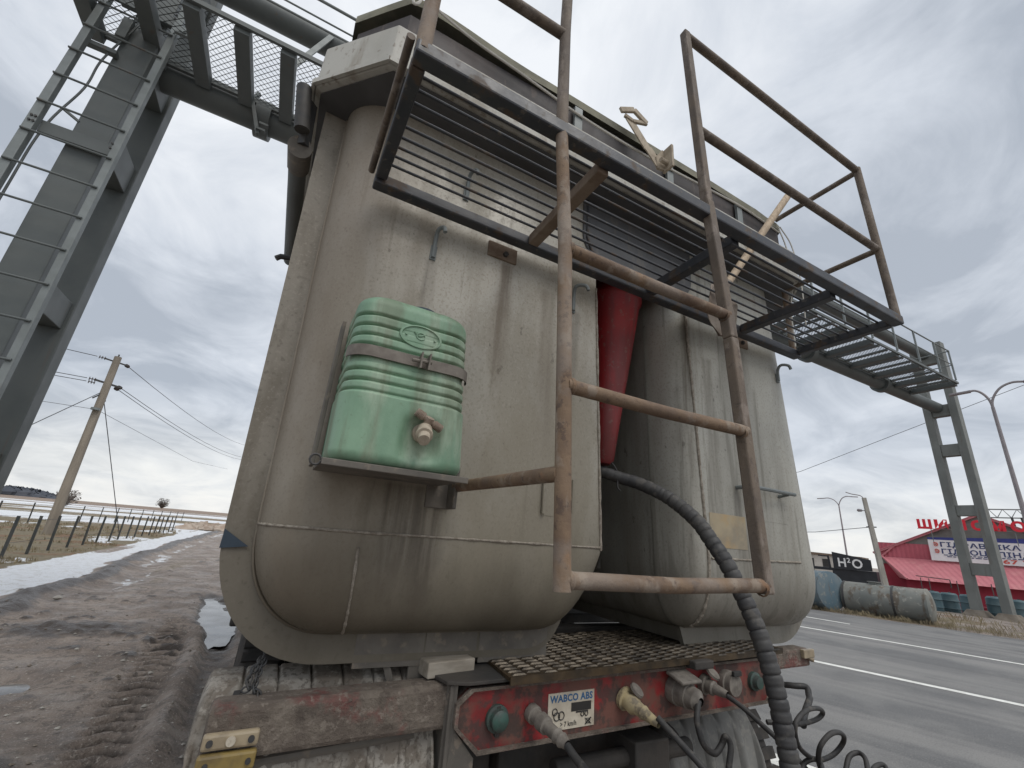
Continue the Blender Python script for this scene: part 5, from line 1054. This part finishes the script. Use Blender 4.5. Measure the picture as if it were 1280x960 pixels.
# standing red letters, one by one
for i, ch in enumerate('ШИНОМОНТАЖ'):
    mb = MB(); text(mb, ch, RP(1.95 - 0.885 * i, 43.0, 2.90), UX, UZ, 0.55, 0.66 if ch != 'Ш' else 0.74, ext=0.08, bold=0.05)
    mb.build('sign_letter', 'letterred', BD, smooth=0)
mb = MB()
for u in (1.3, 0.0, -1.3, -2.6, -4.0): mb.tube([RP(u, 43.05, 2.0), RP(u, 43.05, 2.95)], 0.022, 6)
mb.tube([RP(2.0, 43.06, 2.88), RP(-6.8, 43.06, 2.88)], 0.02, 6); mb.build('letter_frame', 'gantrylight', BD)
# far truss behind the shop
FT = thing('lattice_frame', RP(-4.0, 62, G), 'thin grey lattice sign frame standing behind the red tyre shop', 'sign frame')
mb = MB(); 
for z in (5.35, 6.1): mb.tube([RP(-2.0, 62, z), RP(-9.0, 62, z)], 0.06, 6)
for q in range(8):
    u = -2.0 - q * 0.9; mb.tube([RP(u, 62, 5.35), RP(u - 0.45, 62, 6.1), RP(u - 0.9, 62, 5.35)], 0.04, 6)
mb.build('lattice_boom', 'gantrylight', FT)
for u in (-4.3, -4.9): 
    mb = MB(); mb.tube([RP(u, 62, G - 1.2), RP(u + 0.5, 62, 5.4)], 0.09, 8); mb.build('lattice_post', 'iron', FT)

# kiosk with H2O board
DK = 36.0
KI = thing('kiosk', RP(5.0, DK + 1.2, G - 0.7), 'small black kiosk with a white lettered H2O signboard', 'kiosk')
MB().prism([RP(6.1, DK, -2.6), RP(3.95, DK, -2.6), RP(3.95, DK, -0.22), RP(6.1, DK, -0.22)], tuple(Vector((NR[0], NR[1], 0)) * 2.5)).build('wall', 'blackboard', KI, smooth=0)
mb = MB(); mb.prism([RP(6.05, DK - 0.12, -0.24), RP(4.12, DK - 0.12, -0.20), RP(4.12, DK - 0.12, 0.44), RP(6.05, DK - 0.12, 0.78)], tuple(Vector((NR[0], NR[1], 0)) * 0.1)); sgn = mb.build('signboard', 'blackboard', KI, smooth=0)
mb = MB(); wS = DK - 0.13
text(mb, 'H', RP(5.78, wS, -0.06), UX, UZ, 0.50, 0.40); text(mb, '2', RP(5.31, wS, 0.20), UX, UZ, 0.27, 0.17); text(mb, 'O', RP(5.07, wS, -0.085), UX, UZ, 0.51, 0.52); mb.build('sign_lettering', 'letterwhite', sgn, smooth=0)
mb = MB(); mb.prism([RP(8.6, DK + 0.5, -0.35), RP(6.15, DK + 0.5, -0.35), RP(6.15, DK + 0.5, -0.18), RP(8.6, DK + 0.5, -0.18)], tuple(Vector((NR[0], NR[1], 0)) * 1.5))
for u in (8.5, 7.3, 6.2): mb.bar(RP(u, DK + 0.55, -2.5), RP(u, DK + 0.55, -0.3), 0.08, 0.08)
mb.bar(RP(6.35, DK + .6, -0.2), RP(6.4, DK + .6, 0.55), 0.10, 0.10); mb.bar(RP(6.4, DK + .6, 0.5), RP(6.95, DK + .6, 0.52), 0.08, 0.08)
mb.build('awning', 'blackboard', KI, smooth=0)
FB = thing('far_building', RP(13, 70, G), 'far pale low building left of the black kiosk', 'building')
mb = MB(); mb.prism([RP(15.5, 70, -1.5), RP(9.0, 70, -1.5), RP(9.0, 70, 0.9), RP(15.5, 70, 1.1)], tuple(Vector((NR[0], NR[1], 0)) * 5)); mb.build('wall', 'farwall', FB, smooth=0)
mb = MB(); mb.prism([RP(15.7, 69.8, 1.12), RP(8.8, 69.8, 0.92), RP(8.8, 69.8, 1.12), RP(15.7, 69.8, 1.4)], tuple(Vector((NR[0], NR[1], 0)) * 5.4)); mb.build('roof', 'rustplate', FB, smooth=0)
mb = MB()
for u in (14.6, 12.9, 11.2, 10): mb.prism([RP(u, 69.97, -0.4), RP(u - 0.8, 69.97, -0.4), RP(u - 0.8, 69.97, 0.6), RP(u, 69.97, 0.6)], tuple(FN * 0.02))
mb.build('window', 'inkblack', FB, smooth=0)

# old cylindrical tanks on the verge
def drumtank(name, a, b, r, mt, label, dome=0.12, bands=()):
    a = Vector(a); b = Vector(b); L_ = (b - a).length; T = thing(name, (*((a + b) / 2).to_2d(), G), label, 'storage tank', 'old tanks lying on the verge')
    mb = MB(); mb.lathe(a, b - a, [(-dome, 0), (-dome * 0.9, r * 0.5), (-dome * 0.45, r * 0.86), (0, r), (L_, r), (L_ + dome * 0.45, r * 0.86), (L_ + dome * 0.9, r * 0.5), (L_ + dome, 0)], 36); body = mb.build('tank_body', mt, T, smooth=30)
    d = (b - a).normalized()
    for t in bands:
        mb = MB(); mb.lathe(a + d * (L_ * t), d, [(-0.03, r), (-0.03, r + 0.012), (0.03, r + 0.012), (0.03, r)], 36); mb.build('band', 'iron' if t < 0.9 else mt, T, smooth=30)
    mb = MB(); c = a.lerp(b, 0.4) + Vector((0, 0, r)); mb.lathe(c, (0, 0, 1), [(-0.05, 0.16), (0.05, 0.16), (0.05, 0.19), (0.07, 0.19), (0.07, 0)], 16); mb.build('hatch', mt, T)
    return T
drumtank('storage_tank', RP(3.15, 19.95, -0.99), RP(1.0, 19.75, -0.98), 0.49, 'barrelgrey', 'grey weathered cylindrical tank lying by the road, nearer the gantry column', 0.10, (0.02, 0.62, 0.985))
drumtank('storage_tank', RP(5.4, 20.6, -0.84), RP(3.42, 19.35, -0.84), 0.60, 'barrelblue', 'blue stained cylindrical tank lying by the road, beside the truck tank', 0.05, (0.97,))
# drums beside the column
dr = thing('plastic_drum', RP(-0.6, 27.5, G - 0.15), 'dark teal plastic drum standing in the row behind the gantry column foot', 'drum', 'drums by the column')
c = Vector(BASES[dr.name]); mb = MB(); mb.lathe(c, (0, 0, 1), [(0, 0.27), (0.05, 0.29), (0.28, 0.29), (0.30, 0.31), (0.33, 0.29), (0.58, 0.29), (0.60, 0.31), (0.63, 0.29), (0.84, 0.28), (0.90, 0.22), (0.91, 0.0)], 20); bdy = mb.build('drum_body', 'drum', dr)
mb = MB(); mb.lathe(c + Vector((0.12, 0, 0.90)), (0, 0, 1), [(0, 0.05), (0.035, 0.05), (0.035, 0)], 12); mb.build('cap', 'black', bdy)
for (u, w) in ((0.15, 27.2), (0.75, 27.8), (1.25, 27.1), (-1.2, 27.1), (-1.75, 27.6), (-2.3, 27.0), (-2.9, 27.5), (1.75, 27.6)):
    q = Vector(RP(u, w, G - 0.15)) - c; copy_tree(dr, (q.x, q.y, q.z - 0.05 * random.random()))
SB = thing('plastic_box', RP(1.25, 22.5, G), 'small white plastic box on the verge by the grey tank end', 'box')
MB().box((RP(1.25, 22.5, 0)[0] - 0.14, RP(1.25, 22.5, 0)[1] - 0.10, G - 0.02), (RP(1.25, 22.5, 0)[0] + 0.14, RP(1.25, 22.5, 0)[1] + 0.10, G + 0.34)).build('box_shell', 'letterwhite', SB, smooth=0, bev=0.02)
# concrete lighting pole
DP = 34.0
PL = thing('light_pole', RP(3.40, DP, G - 0.5), 'old leaning concrete lighting pole in front of the red shop', 'pole')
b0 = Vector(RP(3.38, DP, G - 0.6)); b1 = Vector(RP(3.69, DP, 3.93))
mb = MB(); mb.tube([b0, b1], [0.19, 0.13], 4); mb.build('shaft', 'concrete', PL, smooth=0, bev=0.01)
mb = MB(); mb.tube(catmull([b1 + Vector((0, 0, -0.1)), b1 - UX * 0.15 + Vector((0, 0, 0.12)), b1 - UX * 0.55 + Vector((0, 0, 0.22)), b1 - UX * 0.85 + Vector((0, 0, 0.34))], 6), 0.03, 6); mb.build('lamp_arm', 'lamp', PL)
bl_ = b0.lerp(b1, 0.875); mb = MB(); mb.lathe(bl_ - UX * 0.22, UX * -1 + UZ * 0.1, [(0, 0.03), (0.04, 0.07), (0.2, 0.09), (0.26, 0.05), (0.26, 0)], 12); mb.tube([bl_, bl_ - UX * 0.25], 0.025, 6); mb.build('lamp_head', 'lamp', PL)
bc = b0.lerp(b1, 0.72); mb = MB(); mb.bar(bc - UX * 0.22, bc + UX * 0.25, 0.07, 0.06); mb.build('cross_arm', 'iron', PL, smooth=0)
# double armed street lamps
def dlamp(u, w, ztop, arms, r, label, zb=G):
    b = Vector(RP(u, w, zb)); T = thing('street_lamp', b, label, 'street lamp', 'double armed street lamps'); t = Vector(RP(u, w, ztop))
    mb = MB(); mb.tube([b, t], [r * 1.25, r * 0.7], 10); mb.build('shaft', 'lamp', T)
    for du, dz in arms:
        e = Vector(RP(u + du, w, ztop + dz)); mid = Vector(RP(u + du * 0.28, w, ztop + dz * 0.80)); m2 = Vector(RP(u + du * 0.62, w, ztop + dz * 1.03))
        mb = MB(); mb.tube(catmull([t - Vector((0, 0, 0.3)), t + (mid - t) * 0.12 + Vector((0, 0, 0.15)), mid, m2, e], 6), r * 0.55, 8); arm = mb.build('arm', 'lamp', T)
        mb = MB(); d = (e - m2).normalized(); mb.bar(e - d * 0.1, e + d * 0.55, 0.20, 0.08); mb.build('lamp_head', 'lamp', arm, smooth=0, bev=0.02)
dlamp(-1.80, 24.0, 6.15, ((0.55, 0.70), (-1.05, 0.85)), 0.075, 'tall thin double armed street lamp at the right beyond the gantry column')
dlamp(8.8, 60.0, 6.0, ((1.35, 0.88), (-1.25, 1.05)), 0.085, 'distant double armed street lamp rising behind the black kiosk', G - 1)

# ------------------------------------------------------------------ left side: power line, fences, bushes, rubble
PW = thing('power_pole', (-8.06, 26.6, G), 'tall weathered power pole with insulators and two guy wires in the snowy grass', 'power pole')
mb = MB(); mb.tube([(-8.06, 26.6, G - 0.3), (-8.12, 26.6, 6.72)], [0.20, 0.145], 12); mb.build('shaft', 'woodpole', PW)
mb = MB(); mb.bar((-8.12, 26.6, 6.45), (-8.12, 26.6, 6.85), 0.05, 0.05); mb.bar((-8.55, 26.45, 6.50), (-7.7, 26.75, 6.42), 0.06, 0.06); mb.bar((-8.6, 26.5, 5.42), (-7.6, 26.7, 5.28), 0.08, 0.08); mb.build('cross_arm', 'iron', PW, smooth=0)
def insul(p, d):
    mb = MB(); prof = []
    for q in range(3): prof += [(q * 0.10, 0.02), (q * 0.10 + 0.01, 0.085), (q * 0.10 + 0.035, 0.075), (q * 0.10 + 0.04, 0.02)]
    mb.lathe(p, d, prof, 10); mb.build('insulator', 'insulator', PW)
ends = [((-8.5, 26.45, 6.50), Vector((-30, 18, 6.6))), ((-8.55, 26.5, 5.42), Vector((-30, 18, 4.95))), ((-8.5, 26.4, 5.25), Vector((-30, 18, 4.7)))]
ends2 = [((-7.75, 26.75, 6.42), Vector((-5.4, 82, 10.5))), ((-7.7, 26.7, 5.30), Vector((-5.0, 82, 8.6))), ((-7.85, 26.9, 5.25), Vector((-5.3, 82, 8.2)))]
for (p_, e_) in ends + ends2:
    p_ = Vector(p_); d = (e_ - p_).normalized(); insul(p_, d); s0 = p_ + d * 0.3
    pts = [s0.lerp(e_, t) - Vector((0, 0, 1)) * (4 * t * (1 - t)) * (e_ - p_).length * 0.012 for t in np.linspace(0, 1, 14)]
    mb = MB(); mb.tube(pts, 0.016, 5); mb.build('power_wire', 'wire', PW)
mb = MB(); mb.tube([(-30, 18, 3.1), (-19, 22, 3.35), (-8.1, 26.5, 4.05), (-7.3, 50, 4.3), (-7.2, 82, 6.5)], 0.010, 5); mb.build('phone_wire', 'wire', PW)
for e_ in ((-12.0, 22.0, G), (-6.3, 29.5, G)):
    mb = MB(); mb.tube([(-8.11, 26.6, 5.0 if e_[0] < -9 else 4.8), e_], 0.018, 5); mb.bar((-8.11, 26.6, 4.9), Vector((-8.11, 26.6, 4.9)).lerp(Vector(e_), 0.06), 0.05, 0.05); mb.build('guy_wire', 'wire', PW)
mb = MB(); mb.tube([(-8.11, 26.38, 4.0), (-8.11, 26.38, 4.1)], 0.17, 10); mb.build('pole_band', 'gantrylight', PW)
def fence(x, y0, dy, n, h, label, lean=0.0, xend=None):
    T = thing('wire_fence', (x, y0, G), label, 'fence')
    tops = []
    for i in range(n):
        y = y0 + dy * i; xx = x + ((xend - x) * i / (n - 1) if xend is not None else 0) + random.uniform(-.03, .03); l_ = lean + random.uniform(-0.03, 0.03)
        mb = MB(); mb.bar((xx, y, G - 0.2), (xx + l_, y, G + h), 0.055, 0.055, (0, 1, 0)); mb.build('post', 'fencepost', T, smooth=0); tops.append((xx + l_, y, G + h))
    for fz in (0.35, 0.9):
        mb = MB(); mb.tube([(a, b, G + h * fz) for a, b, c in tops], 0.005, 4); mb.build('strand', 'wire', T)
    return T
fence(-5.45, 15.75, 1.40, 17, 0.98, 'dark steel post fence along the snowy track, in front of the power pole')
fence(-12.5, 30.0, 3.2, 14, 1.15, 'thin farther post fence across the snowy field, behind the power pole', xend=-9.6)
# rubble bank at the far end of the track
RB = MB()
for k in range(70):
    t = random.random(); c = Vector((-5.6 + 2.9 * t + random.uniform(-.3, .3), 43 + 9 * random.random(), G + random.uniform(-.05, .28) * (1 - abs(2 * t - 1) * .6))); r_ = random.uniform(.15, .55)
    an = [random.uniform(0, 6.28) for _ in range(3)]; rot = Matrix.Rotation(an[0], 3, 'X') @ Matrix.Rotation(an[1], 3, 'Z')
    RB.box((c.x - r_, c.y - r_ * .7, c.z - r_ * .3), (c.x + r_, c.y + r_ * .7, c.z + r_ * .35), rot=rot)
o = RB.build('rubble_heap', 'rubble', smooth=0, bev=0.05); tag(o, 'pale broken rubble heaped at the far end of the muddy track', 'rubble heap')
# distant wood on the horizon and lone bushes
def twigs(mb, c, w, h, n, r0, leaf=0.0, z0=0.25):
    for k in range(n):
        a = random.uniform(0, 6.28); q = Vector((math.cos(a) * w * random.uniform(.1, 1) * .5, math.sin(a) * w * random.uniform(.1, 1) * .5, h * random.uniform(z0, 1) * (1 - 0.15 * random.random())))
        mb.tube([Vector(c) + q * 0.25 * random.random(), Vector(c) + q * 0.6 + Vector((random.uniform(-.1, .1) * w, 0, 0.05 * h)), Vector(c) + q], [r0, r0 * .7, r0 * .25], 3, caps=False)
def bush(c, w, h, label, n=130, name='bush'):
    T = thing(name, c, label, 'bush'); mb = MB(); mb.tube([Vector(c), Vector(c) + Vector((0, 0, h * .4))], [w * .05, w * .02], 6); mb.build('trunk', 'woodpole', T)
    mb = MB(); twigs(mb, c, w, h, n, w * 0.016); cl = []
    for k in range(n * 3):
        a = random.uniform(0, 6.28); rr = random.random() ** .5; z = random.uniform(.25, 1); q = Vector((math.cos(a) * w * .5 * rr * math.sqrt(max(0, 1 - (2 * z - 1.1) ** 2 * .8)), math.sin(a) * w * .5 * rr, h * z)); s_ = w * random.uniform(.03, .07)
        mb.add([Vector(c) + q + Vector((random.uniform(-s_, s_), random.uniform(-s_, s_), random.uniform(-s_, s_))) for _ in range(3)], [(0, 1, 2)])
    mb.build('crown', 'bush', T, smooth=0); return T
bush((-65.0, 384, 0.3 + G * 0.5), 8, 6.5, 'dark round lone tree on the far horizon left of the tank', name='lone_tree')
bush((-44.0, 148, G), 5, 3.8, 'bare reddish bush on the field beside the power pole')
mb = MB()
for k in range(340):
    t = random.random(); x = -420 + 215 * t; y = 640 + 60 * random.random(); hgt = 15 * (0.55 + 0.45 * math.sin(t * 9) ** 2) * (1 - 0.6 * max(0, t - 0.75) / .25)
    rows = []; 
    for q in range(5):
        f = q / 4; rr = 7 * math.sin(math.pi * (0.15 + 0.8 * f)) * random.uniform(.8, 1.1)
        rows.append([(x + rr * math.cos(a) * random.uniform(.8, 1.2), y + rr * math.sin(a), G - 1 + hgt * f * random.uniform(.9, 1.1)) for a in np.linspace(0, 6.28, 8)])
    mb.grid(rows)
o = mb.build('distant_wood', 'farwood', smooth=0, base=(-310, 660, G)); tag(o, 'blue grey wood on the far left horizon', 'wood', kind='stuff')
# dry grass tufts along the fence, on the verge and by the old tanks
mb = MB()
def tuft(x, y, z, h, n, sp):
    for k in range(n):
        a = random.uniform(0, 6.28); l_ = random.uniform(.5, 1) * h; bx = x + random.uniform(-sp, sp); by = y + random.uniform(-sp, sp); dx = math.cos(a) * l_ * .45; dy = math.sin(a) * l_ * .45; w_2 = 0.006 + 0.003 * y / 20
        mb.add([(bx - w_2, by, z), (bx + w_2, by, z), (bx + dx * .5 + w_2 * .7, by + dy * .5, z + l_ * .7), (bx + dx, by + dy, z + l_)], [(0, 1, 2), (0, 2, 3)])
for k in range(1500):
    y = 12 + 30 * random.random() ** 1.3; x = -4.75 - random.random() * (2.5 + 0.16 * y)
    if fbm(np.array([x * 0.9]), np.array([y * 0.6]), 3, 91)[0] < 0.45: continue
    tuft(x, y, G - 0.01, random.uniform(.05, .17), 7, 0.10)
for k in range(1000):
    u = random.uniform(-3, 7); w = random.gauss(19.35, 0.35) if random.random() < .75 else random.uniform(19, 24)
    q = RP(u, w, G - 0.03)
    if w < 18.85: continue
    tuft(q[0], q[1], q[2], random.uniform(.06, .22) * (1.0 if w < 20 else 1.5), 6, 0.10)
o = mb.build('dry_grass', 'drygrass', smooth=0, base=(0, 0, G)); tag(o, kind='stuff')
# a far wire crossing behind the truck on the right
OW = thing('overhead_wire', RP(9, 46, 3), 'thin overhead wire crossing the sky between the truck and the gantry', 'wire')
mb = MB(); mb.tube([RP(-10.0, 46, 15.0), RP(2.5, 46, 10.2), RP(9.2, 46, 7.6), RP(26, 46, 4.6)], 0.02, 5); mb.build('strand', 'wire', OW)
LW = thing('lamp_wire', RP(9, DP, 2), 'wire running from the leaning concrete pole towards the tank', 'wire')
mb = MB(); mb.tube([tuple(bc), RP(7.0, 37, 2.0), RP(16, 46, 2.1)], 0.018, 5); mb.build('strand', 'wire', LW)
# small stones and scraps on the mud
for k, (x, y, r_) in enumerate(((-2.52, 9.62, 0.055), (-0.62, 5.55, 0.022), (-0.92, 6.0, 0.02), (-0.5, 4.7, 0.02), (-1.4, 6.5, 0.02), (-0.9, 4.4, 0.018))):
    mb = MB(); rows = []
    for q in range(5):
        f = q / 4; rows.append([(x + r_ * math.sin(math.pi * (.1 + .8 * f)) * math.cos(a) * (1 + .25 * math.sin(3 * a + k)), y + r_ * math.sin(math.pi * (.1 + .8 * f)) * math.sin(a), G + 0.03 + r_ * .55 * (1 - 2 * (1 - f) + .6)) for a in np.linspace(0, 6.28, 11)[:-1]])
    mb.grid(rows, 0, True); mb.add(rows[-1], [tuple(range(10))]); o = mb.build('stone', 'concrete', smooth=60)
    tag(o, 'pale large flat stone on the mud by the snow edge' if k == 0 else 'tiny pale pebble on the muddy ground', 'stone', 'pale stones on the mud')

mb = MB()
for k in range(420):
    y = 3.0 + 11 * random.random() ** 1.4; x = random.uniform(-0.42 * y, -0.05 * y + 0.1)
    if x < -3.2 or x > 0.2: continue
    r_ = random.uniform(0.006, 0.020) * (1 + 0.6 * (random.random() > 0.93)); xi = min(range(0, nx), key=lambda q: abs(xs[q] - x)); yi = min(range(0, ny), key=lambda q: abs(ys[q] - y)); z = float(Z[yi, xi]) + G
    c = Vector((x, y, z + r_ * 0.25)); vs8 = [c + Vector((a * r_ * random.uniform(.7, 1.2), b_ * r_ * random.uniform(.7, 1.2), c_ * r_ * random.uniform(.4, .7))) for a, b_, c_ in ((1, 0, 0), (-1, 0, 0), (0, 1, 0), (0, -1, 0), (0, 0, 1), (0, 0, -1))]
    mb.add(vs8, [(0, 2, 4), (2, 1, 4), (1, 3, 4), (3, 0, 4), (2, 0, 5), (1, 2, 5), (3, 1, 5), (0, 3, 5)], 0 if random.random() < 0.55 else 1)
o = mb.build('gravel', ['concrete', 'footing'], smooth=0, base=(0, 0, G)); tag(o, kind='stuff')
CB.location.x += 0.014
